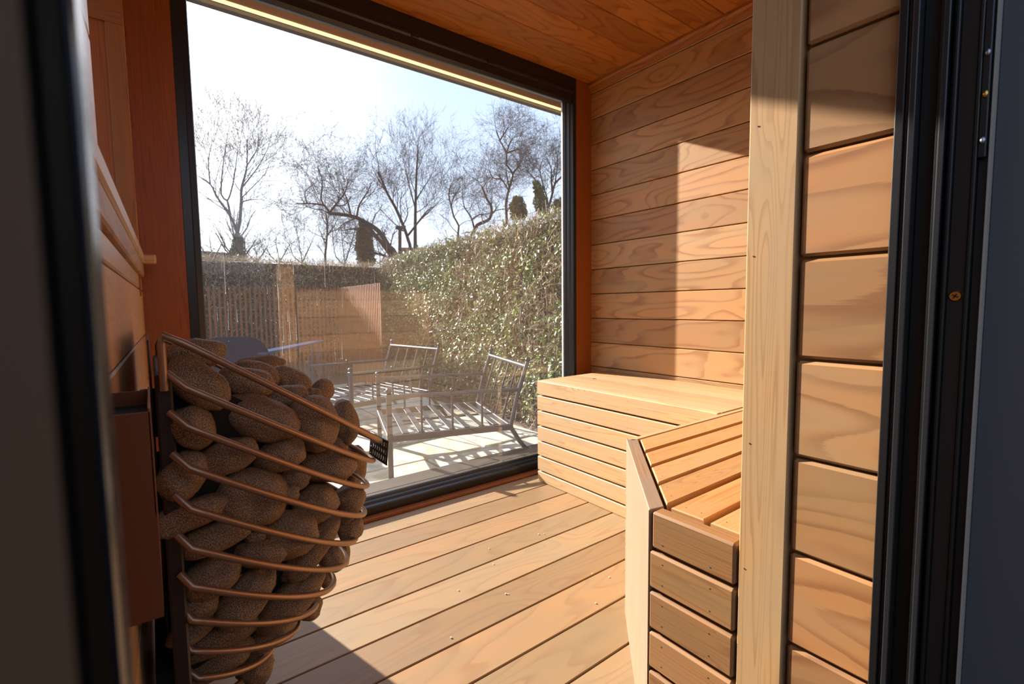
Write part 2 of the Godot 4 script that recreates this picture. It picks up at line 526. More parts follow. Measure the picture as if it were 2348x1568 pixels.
# ---------------------------------------------------------------- the room
func build_shell() -> void:
	# floor boards run along x, the joints 6 mm wide
	var fl := struct("floor", "thermally treated timber floor boards with dark joints running along the window")
	var pitch := 0.1447
	var z0 := -1.9624
	for k in range(-1, 16):
		var za := z0 + k * pitch
		var zb := za + pitch
		if k == -1: za = WIN_Z - 0.03
		zb = minf(zb, 0.35)
		if zb - za < 0.02: continue
		var x0 := -0.16
		var x1 := 2.13
		if za > -0.2:
			x0 = -0.4
			x1 = 2.13
		board(fl, "plank", Vector3((x0 + x1) * 0.5, -0.014, (za + zb) * 0.5), Vector3.RIGHT, Vector3.UP, Vector3(x1 - x0, zb - za - 0.0055, 0.028), M["deck%d" % ((k * 7 + 12) % 4)], 0.0016)
	boxed(fl, "subfloor", Vector3(-0.5, -0.10, -2.10), Vector3(2.3, -0.03, 0.35), M.subfloor)
	# crumbs of white salt on the boards
	var salt := MB.new()
	for p in [Vector2(0.86, -1.19), Vector2(0.865, -1.185), Vector2(1.05, -0.98), Vector2(1.16, -1.1), Vector2(0.93, -1.36), Vector2(1.22, -1.42), Vector2(1.2, -1.43), Vector2(0.75, -1.3), Vector2(1.19, -1.05), Vector2(0.98, -1.46), Vector2(0.62, -1.12)]:
		salt.ball(Vector3(p.x, 0.002, p.y), Vector3(0.0035, 0.0016, 0.0028) * rng.randf_range(0.6, 1.0), 7, 5)
	var crumbs := part(fl, "crumbs", salt.done(), plain(Color(0.92, 0.91, 0.88), 0.8), Transform3D.IDENTITY, "white salt crumbs on the boards", "stuff")
	crumbs.position.y = 0.0

	# ceiling boards along x
	var ce := struct("ceiling", "orange-toned timber ceiling boards running along the window")
	var cp := 0.1447
	for k in range(-3, 15):
		var za := -1.632 + k * cp
		var zb := za + cp
		za = maxf(za, WIN_Z - 0.02)
		zb = minf(zb, -0.03)
		if zb - za < 0.02: continue
		board(ce, "plank", Vector3(1.0, CEIL + 0.009, (za + zb) * 0.5), Vector3.RIGHT, Vector3.DOWN, Vector3(2.35, zb - za - 0.003, 0.018), M["ceil%d" % ((k * 5 + 23) % 4)], 0.0025)
	boxed(ce, "backing", Vector3(-0.45, CEIL + 0.02, -2.12), Vector3(2.3, CEIL + 0.06, -0.02), M.backing)

	# right wall: horizontal boards
	var wr := struct("wall_right", "wall of horizontal figured timber boards right of the window")
	for k in range(-4, 12):
		var ya := JOINT0 + k * JOINT
		var yb := minf(ya + JOINT, CEIL)
		ya = maxf(ya, 0.0)
		if yb - ya < 0.02: continue
		board(wr, "plank", Vector3(WALL_X + 0.009, (ya + yb) * 0.5, -1.01), Vector3.BACK, Vector3.LEFT, Vector3(2.06, yb - ya - 0.0036, 0.018), M["plank%d" % ((k * 3 + 16) % 4)], 0.0028)
	boxed(wr, "backing", Vector3(WALL_X + 0.02, -0.05, -2.10), Vector3(WALL_X + 0.17, CEIL + 0.06, 0.16), M.backing)

	# cornice between ceiling and right wall
	var cor := struct("trim_1", "timber cornice strip between ceiling and right wall")
	var cm := MB.new()
	var prof := [Vector2(0.0, 0.0), Vector2(-0.028, 0.0), Vector2(-0.028, -0.014), Vector2(-0.019, -0.024), Vector2(-0.014, -0.038), Vector2(-0.010, -0.048), Vector2(0.0, -0.048)]
	for i in prof.size() - 1:
		var a: Vector2 = prof[i]
		var b: Vector2 = prof[i + 1]
		var nr := Vector3((b - a).y, -(b - a).x, 0).normalized()
		if nr.x > 0.01 or nr.y > 0.01: nr = -nr
		cm.quad(Vector3(WALL_X + a.x, CEIL + a.y, WIN_Z), Vector3(WALL_X + b.x, CEIL + b.y, WIN_Z), Vector3(WALL_X + b.x, CEIL + b.y, -0.03), Vector3(WALL_X + a.x, CEIL + a.y, -0.03), nr, Vector2(0, 0.2 + i * 0.015), Vector2(0, 0.215 + i * 0.015), Vector2(2.0, 0.215 + i * 0.015), Vector2(2.0, 0.2 + i * 0.015))
	part(cor, "moulding", cm.done(), M.ceil1)

	# stub of wall beside the door: horizontal boards and an upright post strip
	var we := struct("wall_entry", "short boarded wall beside the doorway, sunlit below a slanting shadow")
	for k in range(-4, 12):
		var ya := JOINT0 - JOINT * 7.0 + (k + 4 + 3) * JOINT
		var yb := minf(ya + JOINT, CEIL)
		ya = maxf(ya, 0.0)
		if yb - ya < 0.02: continue
		board(we, "plank", Vector3(ENTRY_X + 0.009, (ya + yb) * 0.5, -0.2485), Vector3.BACK, Vector3.LEFT, Vector3(0.11, yb - ya - 0.0042, 0.018), M["entry%d" % ((k * 3 + 17) % 4)], 0.0042)
	var post := board(we, "post", Vector3(ENTRY_X + 0.007, CEIL * 0.5, -0.3435), Vector3.UP, Vector3.LEFT, Vector3(CEIL, 0.069, 0.022), M.post, 0.0016, "upright sunlit timber strip with nail holes")
	var holes := MB.new()
	for q in [[1739, 290], [1728, 588], [1719, 1017], [1707, 1304]]:
		var p := at(q[0], q[1], 1.0) - EYE
		p = EYE + p * (ENTRY_X - 0.0045) / p.x
		nail(holes, Vector3(p.x, p.y, p.z) - Vector3(ENTRY_X + 0.007, CEIL * 0.5, -0.3435), Vector3.LEFT, 0.0014)
	var nh := part(post, "nail_hole", holes.done(), M.hole, Transform3D.IDENTITY, "", "stuff")
	nh.transform = Transform3D(post.transform.basis.inverse(), Vector3.ZERO)
	boxed(we, "backing", Vector3(ENTRY_X + 0.018, -0.03, -0.375), Vector3(ENTRY_X + 0.115, CEIL + 0.02, -0.02), M.plank2)

	# front wall of the alcove (seen in the window's reflection)
	var wf := struct("wall_front", "boarded wall behind the bench, facing the window")
	for k in range(-4, 12):
		var ya := JOINT0 + k * JOINT
		var yb := minf(ya + JOINT, CEIL)
		ya = maxf(ya, 0.0)
		if yb - ya < 0.02: continue
		board(wf, "plank", Vector3(1.49, (ya + yb) * 0.5, -0.021), Vector3.RIGHT, Vector3.FORWARD, Vector3(1.26, yb - ya - 0.0036, 0.018), M["plank%d" % ((k * 3 + 18) % 4)], 0.0028)
	boxed(wf, "backing", Vector3(0.84, -0.05, -0.012), Vector3(2.28, CEIL + 0.06, 0.16), M.backing)

	# window wall: two cedar posts, and the wall outside them
	var ww := struct("wall_window", "cedar-lined wall carrying the big window")
	board(ww, "jamb_board", Vector3(0.045, CEIL * 0.5, WIN_Z - 0.014), Vector3.UP, Vector3.BACK, Vector3(CEIL, 0.136, 0.028), M.cedar, 0.002, "orange cedar upright left of the window")
	board(ww, "jamb_board", Vector3(2.0515, CEIL * 0.5, WIN_Z - 0.014), Vector3.UP, Vector3.BACK, Vector3(CEIL, 0.125, 0.028), M.cedar, 0.002, "orange cedar upright right of the window")
	boxed(ww, "backing", Vector3(-0.45, -0.12, -2.09), Vector3(0.105, CEIL + 0.12, -2.042), M.fascia)
	boxed(ww, "backing", Vector3(2.01, -0.12, -2.09), Vector3(2.28, CEIL + 0.12, -2.042), M.fascia)
	boxed(ww, "lintel", Vector3(-0.45, 2.15, -2.13), Vector3(2.28, CEIL + 0.12, -2.095), M.fascia)
	board(ww, "bounce_strip", Vector3(1.05, 0.005, -1.985), Vector3.RIGHT, Vector3.UP, Vector3(2.1, 0.046, 0.012), M.cedar, 0.003, "orange strip painted for bounce light on the shaded floor under the window")  # its orange is painted bounce light on the shaded floor edge

	# roof over the room (keeps the sun out)
	var rf := struct("roof", "flat roof of the cabin")
	boxed(rf, "deck", Vector3(-0.6, CEIL + 0.11, -2.40), Vector3(2.4, CEIL + 0.22, -0.02), M.fascia)

func nail(b: MB, p: Vector3, face: Vector3, r: float) -> void:
	var u := face.cross(Vector3.UP if absf(face.y) < 0.9 else Vector3.RIGHT).normalized()
	var w := face.cross(u)
	for i in 8:
		var a := TAU * i / 8
		var c := TAU * (i + 1) / 8
		b.tri(p, p + (u * cos(a) + w * sin(a)) * r, p + (u * cos(c) + w * sin(c)) * r, face, face, face)

# a bar of constant profile; the profile lists (x, z) corners, swept from y0 to y1
func upright(parent: Node, called: String, prof: Array, y0: float, y1: float, mat: Material, label := "") -> void:
	var b := MB.new()
	var mid := Vector2.ZERO
	for p in prof: mid += p
	mid /= prof.size()
	var packed := PackedVector2Array(prof)
	var sgn := 0.0
	for i in prof.size():
		var p: Vector2 = prof[i]
		var q: Vector2 = prof[(i + 1) % prof.size()]
		sgn += p.x * q.y - q.x * p.y
	for i in prof.size():
		var p: Vector2 = prof[i]
		var q: Vector2 = prof[(i + 1) % prof.size()]
		var d := (q - p).normalized()
		var o := Vector2(d.y, -d.x) * signf(sgn)
		b.quad(Vector3(p.x, y0, p.y), Vector3(q.x, y0, q.y), Vector3(q.x, y1, q.y), Vector3(p.x, y1, p.y), Vector3(o.x, 0, o.y))
	var tris := Geometry2D.triangulate_polygon(packed)
	for i in range(0, tris.size(), 3):
		for y in [y0, y1]:
			var nr := Vector3.UP if y == y1 else Vector3.DOWN
			b.tri(Vector3(packed[tris[i]].x, y, packed[tris[i]].y), Vector3(packed[tris[i + 1]].x, y, packed[tris[i + 1]].y), Vector3(packed[tris[i + 2]].x, y, packed[tris[i + 2]].y), nr, nr, nr)
	part(parent, called, b.done(), mat, Transform3D.IDENTITY, label)

# the same, swept along x; the profile lists (z, y) corners
func level(parent: Node, called: String, prof: Array, x0: float, x1: float, mat: Material, label := "") -> void:
	var b := MB.new()
	var packed := PackedVector2Array(prof)
	var sgn := 0.0
	for i in prof.size():
		sgn += packed[i].x * packed[(i + 1) % prof.size()].y - packed[(i + 1) % prof.size()].x * packed[i].y
	for i in prof.size():
		var p := packed[i]
		var q := packed[(i + 1) % prof.size()]
		var d := (q - p).normalized()
		var o := Vector2(d.y, -d.x) * signf(sgn)
		b.quad(Vector3(x0, p.y, p.x), Vector3(x0, q.y, q.x), Vector3(x1, q.y, q.x), Vector3(x1, p.y, p.x), Vector3(0, o.y, o.x))
	part(parent, called, b.done(), mat, Transform3D.IDENTITY, label)

# ---------------------------------------------------------------- the picture window
func build_window() -> void:
	var w := struct("window_1", "large fixed window with a dark aluminium frame")
	var zf := WIN_Z + 0.002
	var zb := -2.088
	upright(w, "frame_jamb", [Vector2(0.112, zf), Vector2(0.136, zf), Vector2(0.140, zf - 0.006), Vector2(0.157, zf - 0.008), Vector2(0.160, zf - 0.020), Vector2(0.160, zb), Vector2(0.112, zb)], 0.0, CEIL, M.frame, "left upright of the dark window frame")
	upright(w, "frame_jamb", [Vector2(1.987, zf), Vector2(1.970, zf), Vector2(1.966, zf - 0.004), Vector2(1.963, -2.034), Vector2(1.958, -2.037), Vector2(1.956, -2.058), Vector2(1.951, -2.062), Vector2(1.950, -2.074), Vector2(1.9465, -2.077), Vector2(1.9455, zb), Vector2(1.987, zb)], 0.0, CEIL, M.frame, "right upright of the dark window frame, its outer edge catching sun")
	level(w, "frame_head", [Vector2(zf, CEIL), Vector2(zf, 2.118), Vector2(zf + 0.008, 2.112), Vector2(zf + 0.008, 2.102), Vector2(zf, 2.096), Vector2(zf - 0.004, 2.080), Vector2(zf - 0.004, 2.060), Vector2(zf - 0.016, 2.050), Vector2(-2.036, 2.050), Vector2(-2.050, 2.058), Vector2(-2.076, 2.064), Vector2(zb, 2.080), Vector2(zb, CEIL)], 0.14, 1.96, M.frame, "dark window head with bead lines under the ceiling")
	for x in [0.42, 0.98, 1.38, 1.71]:
		boxed(w, "bead_clip", Vector3(x, 2.094, zf - 0.002), Vector3(x + 0.035, 2.116, zf + 0.010), M.frame, 0.002)
	level(w, "frame_sill", [Vector2(zf, 0.004), Vector2(zf, 0.040), Vector2(zf - 0.003, 0.046), Vector2(-2.034, 0.050), Vector2(-2.038, 0.058), Vector2(-2.056, 0.062), Vector2(-2.060, 0.071), Vector2(-2.068, 0.073), Vector2(-2.074, 0.066), Vector2(zb, 0.050), Vector2(zb, 0.004)], 0.14, 1.96, M.frame, "dark bottom rail of the window, its edge shining")
	for z in [-2.070]:
		boxed(w, "pane", Vector3(0.150, 0.066, z - 0.0001), Vector3(1.953, 2.078, z + 0.0001), M.glass)
	boxed(w, "sunlit_edge_strip", Vector3(1.9425, 0.07, -2.0875), Vector3(1.9462, 2.07, -2.0765), M.sunlit_edge, 0.0005, "pale strip painted for the sunlit outer edge of the right jamb")  # light strip painted in where the sun strikes the jamb edge
	# rain streaks on the outer pane
	var streak := MB.new()
	for i in 84:
		var px := rng.randf_range(480.0, 890.0)
		var py := rng.randf_range(590.0, 840.0)
		if i < 34: px = rng.randf_range(620.0, 690.0)
		var d := cam_basis * Vector3((px - 1174.0) / FPX, -(py - 784.0) / FPX, -1.0)
		var p := EYE + d * (-2.0715 / d.z)
		var r := rng.randf_range(0.0007, 0.0016)
		streak.ball(p, Vector3(r, r * 1.3, 0.0007), 7, 5)
		if i % 3 == 0:
			var len_ := rng.randf_range(0.03, 0.20)
			var path := PackedVector3Array()
			for s in 4:
				path.append(p + Vector3(rng.randf_range(-0.001, 0.001), len_ * s / 3.0, 0))
			streak.tube(path, [r * 0.45, r * 0.35, r * 0.3, r * 0.15], 4)
	part(w, "raindrops", streak.done(), M.water, Transform3D.IDENTITY, "rain drops and trails on the outer glass", "stuff")

# ---------------------------------------------------------------- left wall with its side window (turned 1.4 degrees)
func build_left_window() -> void:
	var turn := deg_to_rad(-1.4)
	var wl := struct("wall_left", "boarded left wall behind the heater", Vector3(-0.013, 0, WIN_Z), turn)
	# local frame: z runs back towards the door, x into the room
	for k in range(-4, 12):
		var ya := JOINT0 + k * JOINT
		var yb := minf(ya + JOINT, CEIL)
		ya = maxf(ya, 0.0)
		if yb - ya < 0.02: continue
		var mt: Material = M["left%d" % ((k * 3 + 16) % 4)]
		if ya < 1.0:
			yb = minf(yb, 1.024)
			board(wl, "plank", Vector3(-0.009, (ya + yb) * 0.5, 0.92), Vector3.FORWARD, Vector3.RIGHT, Vector3(1.80, yb - ya - 0.0036, 0.018), mt, 0.0028)
		else:
			board(wl, "plank", Vector3(-0.009, (ya + yb) * 0.5, 0.104), Vector3.FORWARD, Vector3.RIGHT, Vector3(0.20, yb - ya - 0.0036, 0.018), mt, 0.0028)
			board(wl, "plank", Vector3(-0.009, (ya + yb) * 0.5, 1.50), Vector3.FORWARD, Vector3.RIGHT, Vector3(0.66, yb - ya - 0.0036, 0.018), mt, 0.0028)
	var b0 := M.backing as Material
	boxed(wl, "backing", Vector3(-0.30, -0.05, -0.08), Vector3(-0.02, 0.97, 1.82), b0)
	boxed(wl, "backing", Vector3(-0.30, 0.97, -0.08), Vector3(-0.02, CEIL + 0.08, 0.205), b0)
	boxed(wl, "backing", Vector3(-0.30, 0.97, 1.17), Vector3(-0.02, CEIL + 0.08, 1.82), b0)
	boxed(wl, "backing", Vector3(-0.30, 1.98, 0.20), Vector3(-0.02, CEIL + 0.08, 1.18), b0)
	var w := struct("window_2", "timber-lined side window in the left wall", Vector3(-0.013, 0, WIN_Z), turn)
	board(w, "reveal", Vector3(-0.150, 1.52, 0.212), Vector3.UP, Vector3.BACK, Vector3(0.90, 0.296, 0.016), M.cedar, 0.001)
	board(w, "reveal", Vector3(-0.165, 1.45, 1.164), Vector3.UP, Vector3.FORWARD, Vector3(0.96, 0.27, 0.016), M.cedar, 0.001)
	board(w, "reveal", Vector3(-0.165, 1.972, 0.69), Vector3.BACK, Vector3.DOWN, Vector3(0.97, 0.27, 0.016), M.cedar, 0.001)
	board(w, "casing", Vector3(-0.016, 1.46, 0.2225), Vector3.UP, Vector3.BACK, Vector3(1.0, 0.040, 0.006), M.casing, 0.0015, "narrow upright casing strip of the side window")
	board(w, "casing", Vector3(-0.15, 1.90, 0.2235), Vector3.RIGHT, Vector3.BACK, Vector3(0.31, 0.36, 0.012), M.casing, 0.002)
	board(w, "sill", Vector3(-0.087, 1.080, 0.86), Vector3.BACK, Vector3.RIGHT, Vector3(1.60, 0.030, 0.20), M.sill, 0.004, "pale side window sill seen from below")
	board(w, "apron", Vector3(0.001, 1.044, 0.86), Vector3.BACK, Vector3.RIGHT, Vector3(1.59, 0.042, 0.016), M.plank3, 0.003, "brown apron strip under the sill")
	board(w, "sill_end", Vector3(0.014, 1.078, 0.11), Vector3.RIGHT, Vector3.BACK, Vector3(0.058, 0.028, 0.06), M.sill, 0.005, "short pale end block of the sill")
	boxed(w, "pane", Vector3(-0.2605, 1.08, 0.20), Vector3(-0.26, 1.97, 1.17), M.glass)

# ---------------------------------------------------------------- the doorway we look through
func build_doorway() -> void:
	var d := struct("door_1", "black aluminium door frame close to the eye")
	var x := ENTRY_X
	var y0 := 0.0
	var y1 := 2.06
	# right jamb: one ridge or groove after another, towards the eye
	var seq := [[-0.1965, -0.188, -0.016], [-0.188, -0.183, -0.012], [-0.183, -0.177, -0.017], [-0.177, -0.159, 0.004], [-0.159, -0.1555, -0.012], [-0.1555, -0.150, -0.016], [-0.150, -0.146, 0.000], [-0.146, -0.1425, -0.012], [-0.1425, -0.127, -0.004], [-0.127, -0.1235, -0.008], [-0.1235, -0.1145, 0.002]]
	for i in seq.size():
		var s: Array = seq[i]
		boxed(d, "frame_rib" if s[2] < -0.006 else "frame_groove", Vector3(x + s[2], y0, s[0]), Vector3(x + 0.03, y1, s[1]), M.black if i % 3 != 2 else M.frame, 0.0008)
	boxed(d, "seal", Vector3(x - 0.0035, y0, -0.1145), Vector3(x + 0.02, y1, -0.1128), M.seal, 0.0, "pale brush seal beside the grey leaf")
	boxed(d, "leaf", Vector3(x + 0.012, y0, -0.1128), Vector3(x + 0.06, y1, 0.06), M.leaf_grey, 0.001, "grey door leaf edge at the right")
	var sc := MB.new()
	sc.tube(PackedVector3Array([Vector3(0.002, 0, 0), Vector3(-0.0012, 0, 0), Vector3(-0.002, 0, 0)]), [0.0062, 0.0062, 0.005], 20)
	var screw := part(d, "screw", sc.done(), M.screw, Transform3D(Basis.IDENTITY, Vector3(x - 0.0045, 0.9245, -0.1345)), "brass cross-head screw")
	var cross := MB.new()
	cross.block(Vector3(0.0006, 0.0062, 0.0014), 0.0, Vector2.ZERO, Transform3D(Basis(Vector3.RIGHT, 0.5), Vector3(-0.0022, 0, 0)))
	cross.block(Vector3(0.0006, 0.0014, 0.0062), 0.0, Vector2.ZERO, Transform3D(Basis(Vector3.RIGHT, 0.5), Vector3(-0.0022, 0, 0)))
	part(screw, "slot", cross.done(), M.hole)
	var plate := boxed(d, "keep_plate", Vector3(x - 0.0065, 1.075, -0.1235), Vector3(x, 1.24, -0.1165), M.black, 0.001, "striking plate with three screws")
	for yy in [1.093, 1.142, 1.185]:
		var s := MB.new()
		s.ball(Vector3.ZERO, Vector3(0.0016, 0.0042, 0.0030), 10, 7)
		part(plate, "screw", s.done(), M.steel if yy != 1.142 else M.screw, Transform3D(Basis.IDENTITY, Vector3(x - 0.0068, yy, -0.1195) - plate.position))
	# left jamb, nearly edge-on
	var lx := -0.0104
	upright(d, "frame_lip", [Vector2(lx, -0.190), Vector2(lx - 0.002, -0.197), Vector2(lx - 0.06, -0.197), Vector2(lx - 0.06, -0.160), Vector2(lx - 0.001, -0.160), Vector2(lx, -0.163)], y0, y1, M.shiny, "shiny lip of the left door frame")
	boxed(d, "frame_groove", Vector3(lx - 0.06, y0, -0.160), Vector3(lx - 0.0022, y1, -0.118), M.gasket)
	boxed(d, "frame_rib", Vector3(lx - 0.06, y0, -0.118), Vector3(lx - 0.0014, y1, -0.109), M.gasket, 0.0008)
	boxed(d, "frame_groove", Vector3(lx - 0.06, y0, -0.109), Vector3(lx - 0.0022, y1, -0.0835), M.gasket)
	boxed(d, "lining", Vector3(lx - 0.06, y0, -0.0835), Vector3(lx, y1, 0.02), M.render, 0.0, "brownish lining strip nearest the eye")
	boxed(d, "frame_head", Vector3(lx - 0.06, y1, -0.197), Vector3(x + 0.05, y1 + 0.16, -0.03), M.black)
	boxed(d, "threshold", Vector3(lx - 0.06, -0.001, -0.19), Vector3(x + 0.03, 0.012, -0.02), M.frame, 0.003)
	# wall left of the door
	var wd := struct("wall_door", "wall left of the doorway")
	boxed(wd, "backing", Vector3(-0.45, -0.05, -0.26), Vector3(lx - 0.05, CEIL + 0.06, -0.01), M.fascia)

# ---------------------------------------------------------------- benches
func slat_levels() -> Array:
	# bottom and top of the seven front slats
	var j := [0.0, 0.0556, 0.1355, 0.2150, 0.2945, 0.3752, 0.4555, TOP]
	var out := []
	for i in 7:
		out.append([j[i] + (0.0 if i == 0 else 0.0035), j[i + 1] - (0.0 if i == 6 else 0.0035)])
	return out

func build_benches() -> void:
	# far bench along the right wall
	var fx := 1.585
	var za := -1.894
	var zb := -0.90
	var a := thing("bench", "far timber bench against the plank wall, its seven front slats facing the floor", "bench")
	var lv := slat_levels()
	for i in 7:
		var zm := (za + zb) * 0.5
		var s := board(a, "front_slat", Vector3(fx + 0.014, (lv[i][0] + lv[i][1]) * 0.5, zm), Vector3.BACK, Vector3.LEFT, Vector3(zb - za, lv[i][1] - lv[i][0], 0.028), M["far_front%d" % ((i * 3 + 1) % 3)], 0.003)
		var hb := MB.new()
		for z in [-1.62, -1.30]:
			for dy in [0.018, -0.018]:
				if i == 0 and dy < 0: continue
				nail(hb, s.transform.basis.inverse() * Vector3(-0.0145, dy, z - zm), Vector3.BACK, 0.0013)
		part(s, "nail_hole", hb.done(), M.hole, Transform3D.IDENTITY, "", "stuff")
	var x := fx + 0.0285
	var n := 6
	var wd := (WALL_X - 0.003 - x) / n
	for i in n:
		board(a, "top_slat", Vector3(x + wd * (i + 0.5), TOP - 0.014, (za + zb) * 0.5), Vector3.BACK, Vector3.UP, Vector3(zb - za, wd - 0.0006, 0.028), M["slat%d" % ((i * 2) % 3)], 0.0007)
	boxed(a, "carcass", Vector3(fx + 0.03, 0.0, za + 0.012), Vector3(WALL_X - 0.01, TOP - 0.03, zb), M.backing)
	var fh := MB.new()
	fh.tube(PackedVector3Array([Vector3(1.852, TOP - 0.004, -1.741), Vector3(1.852, TOP + 0.0005, -1.741)]), [0.0105], 18)
	part(a, "finger_hole", fh.done(), M.hole, Transform3D.IDENTITY, "round finger hole in the bench top")
	rebase(a, Vector3(1.85, 0, -1.4))

	# near bench with the slanted corner panel
	var b := thing("bench", "near timber bench of open slats with a pale slanted corner panel", "bench")
	var f := Vector2(1.082, -0.892)
	var nn := Vector2(0.7375, -0.5530)
	var dir := (f - nn).normalized()
	var inn := Vector2(-dir.y, dir.x)
	if inn.x < 0.0: inn = -inn
	var th := 0.0335
	var pm := MB.new()
	pm.plan(PackedVector2Array([nn, f, f + Vector2(0.026, 0.021), Vector2(0.772, -0.5435), Vector2(0.7385, -0.5510)]), 0.0, TOP, 0.0018, dir, Vector2(0.4, 0.35), true)
	part(b, "corner_panel", pm.done(), M.pale, Transform3D.IDENTITY, "pale solid upright panel slanting across the bench corner")
	# front slats between panel and door stub
	for i in 7:
		var z1 := -0.5500 if i < 6 else -0.5445
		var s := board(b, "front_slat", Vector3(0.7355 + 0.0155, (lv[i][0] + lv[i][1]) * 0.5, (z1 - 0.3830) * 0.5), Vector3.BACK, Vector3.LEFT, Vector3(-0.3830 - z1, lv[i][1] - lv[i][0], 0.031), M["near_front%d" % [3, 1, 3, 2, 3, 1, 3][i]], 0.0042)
		var hb := MB.new()
		for z in [-0.520, -0.425]:
			for dy in ([0.020, -0.020] if i < 6 else [-0.022]):
				nail(hb, s.transform.basis.inverse() * Vector3(-0.0158, dy, z - (z1 - 0.3830) * 0.5), Vector3.BACK, 0.0013)
		part(s, "nail_hole", hb.done(), M.hole, Transform3D.IDENTITY, "", "stuff")
	# slats of the hidden side facing the window; their ends just clear the panel
	for i in 7:
		var x0 := f.x - 0.0035 if i < 6 else f.x + 0.004
		var zz := -0.880 if i < 6 else -0.8795
		var tk := 0.024 if i < 6 else 0.022
		board(b, "back_slat", Vector3((x0 + 2.10) * 0.5, (lv[i][0] + lv[i][1]) * 0.5, zz - 0.0008), Vector3.RIGHT, Vector3.FORWARD, Vector3(2.10 - x0, lv[i][1] - lv[i][0], tk), M["slat%d" % (i % 3)], 0.003)
	# seat slats, cut along the slant
	var rows := [[-0.8655, -0.790], [-0.7765, -0.708], [-0.6975, -0.627], [-0.6165, -0.547], [-0.5325, -0.4645], [-0.4515, -0.382], [-0.3705, -0.301], [-0.2895, -0.220], [-0.2085, -0.139], [-0.1275, -0.058]]
	var i0 := Vector2(1.108, -0.871)
	var i1 := Vector2(0.772, -0.543)
	for r in rows.size():
		var q: Array = rows[r]
		var xs := []
		for z in q:
			var xx: float = i1.x + (i0.x - i1.x) * (z - i1.y) / (i0.y - i1.y) + 0.0095
			if z > i1.y: xx = 0.7785
			if z > -0.379: xx = 0.862
			xs.append(maxf(xx, 0.7785))
		if r == 5: xs[1] = xs[0]
		var sm := MB.new()
		sm.plan(PackedVector2Array([Vector2(xs[0], q[0]), Vector2(2.10, q[0]), Vector2(2.10, q[1]), Vector2(xs[1], q[1])]), TOP - 0.026, TOP, 0.0022, Vector2(1, 0), Vector2(rng.randf(), rng.randf_range(0.1, 0.6)))
		var s := part(b, "seat_slat", sm.done(), M["seat%d" % [0, 2, 0, 1, 2, 0, 1, 2, 0, 1][r]])
		if r < 6:
			var hb := MB.new()
			for z in [q[0] + 0.018, q[1] - 0.018]:
				var xx: float = lerpf(xs[0], xs[1], (z - q[0]) / (q[1] - q[0])) + 0.022
				nail(hb, Vector3(xx, TOP + 0.0003, z), Vector3.UP, 0.0012)
			part(s, "nail_hole", hb.done(), M.hole, Transform3D.IDENTITY, "", "stuff")
	# cross bearers below the seat
	for bx in [0.90, 1.35, 1.80]:
		boxed(b, "bearer", Vector3(bx, TOP - 0.075, -0.865 if bx > 1.1 else -0.62), Vector3(bx + 0.045, TOP - 0.027, -0.06), M.slat3)
	var sh := MB.new()
	sh.plan(PackedVector2Array([nn + inn * (th + 0.003) + Vector2(0.01, 0.01), f + inn * (th + 0.003), Vector2(2.09, -0.86), Vector2(2.09, -0.05), Vector2(0.87, -0.05), Vector2(0.87, -0.40), Vector2(0.79, -0.40)]), 0.02, 0.05, 0.0)
	part(b, "base", sh.done(), M.slat3)
	rebase(b, Vector3(1.4, 0, -0.5))

# ---------------------------------------------------------------- the stone heater
# per rod: height at the panel, reach into the room, half width, fall per metre of reach
const RODS := [[0.888, 0.401, 0.212, 0.666], [0.821, 0.383, 0.220, 0.654], [0.763, 0.366, 0.227, 0.669], [0.701, 0.357, 0.233, 0.679], [0.638, 0.335, 0.233, 0.688], [0.574, 0.312, 0.229, 0.672], [0.507, 0.284, 0.216, 0.643], [0.440, 0.248, 0.195, 0.602], [0.372, 0.209, 0.170, 0.547], [0.306, 0.159, 0.143, 0.489], [0.245, 0.112, 0.115, 0.440]]
const HZ := -1.08
const HX := 0.010

func rod_point(r: Array, t: float, k := 1.0) -> Vector3:
	var x: float = HX + r[1] * k * sin(t)
	var y: float = r[0] - r[3] * (x - HX)
	if r[0] > 0.88: y -= 0.0125 * (1.0 - cos(t))   # the rim dips a little towards the window side
	return Vector3(x, y, HZ + r[2] * k * cos(t))

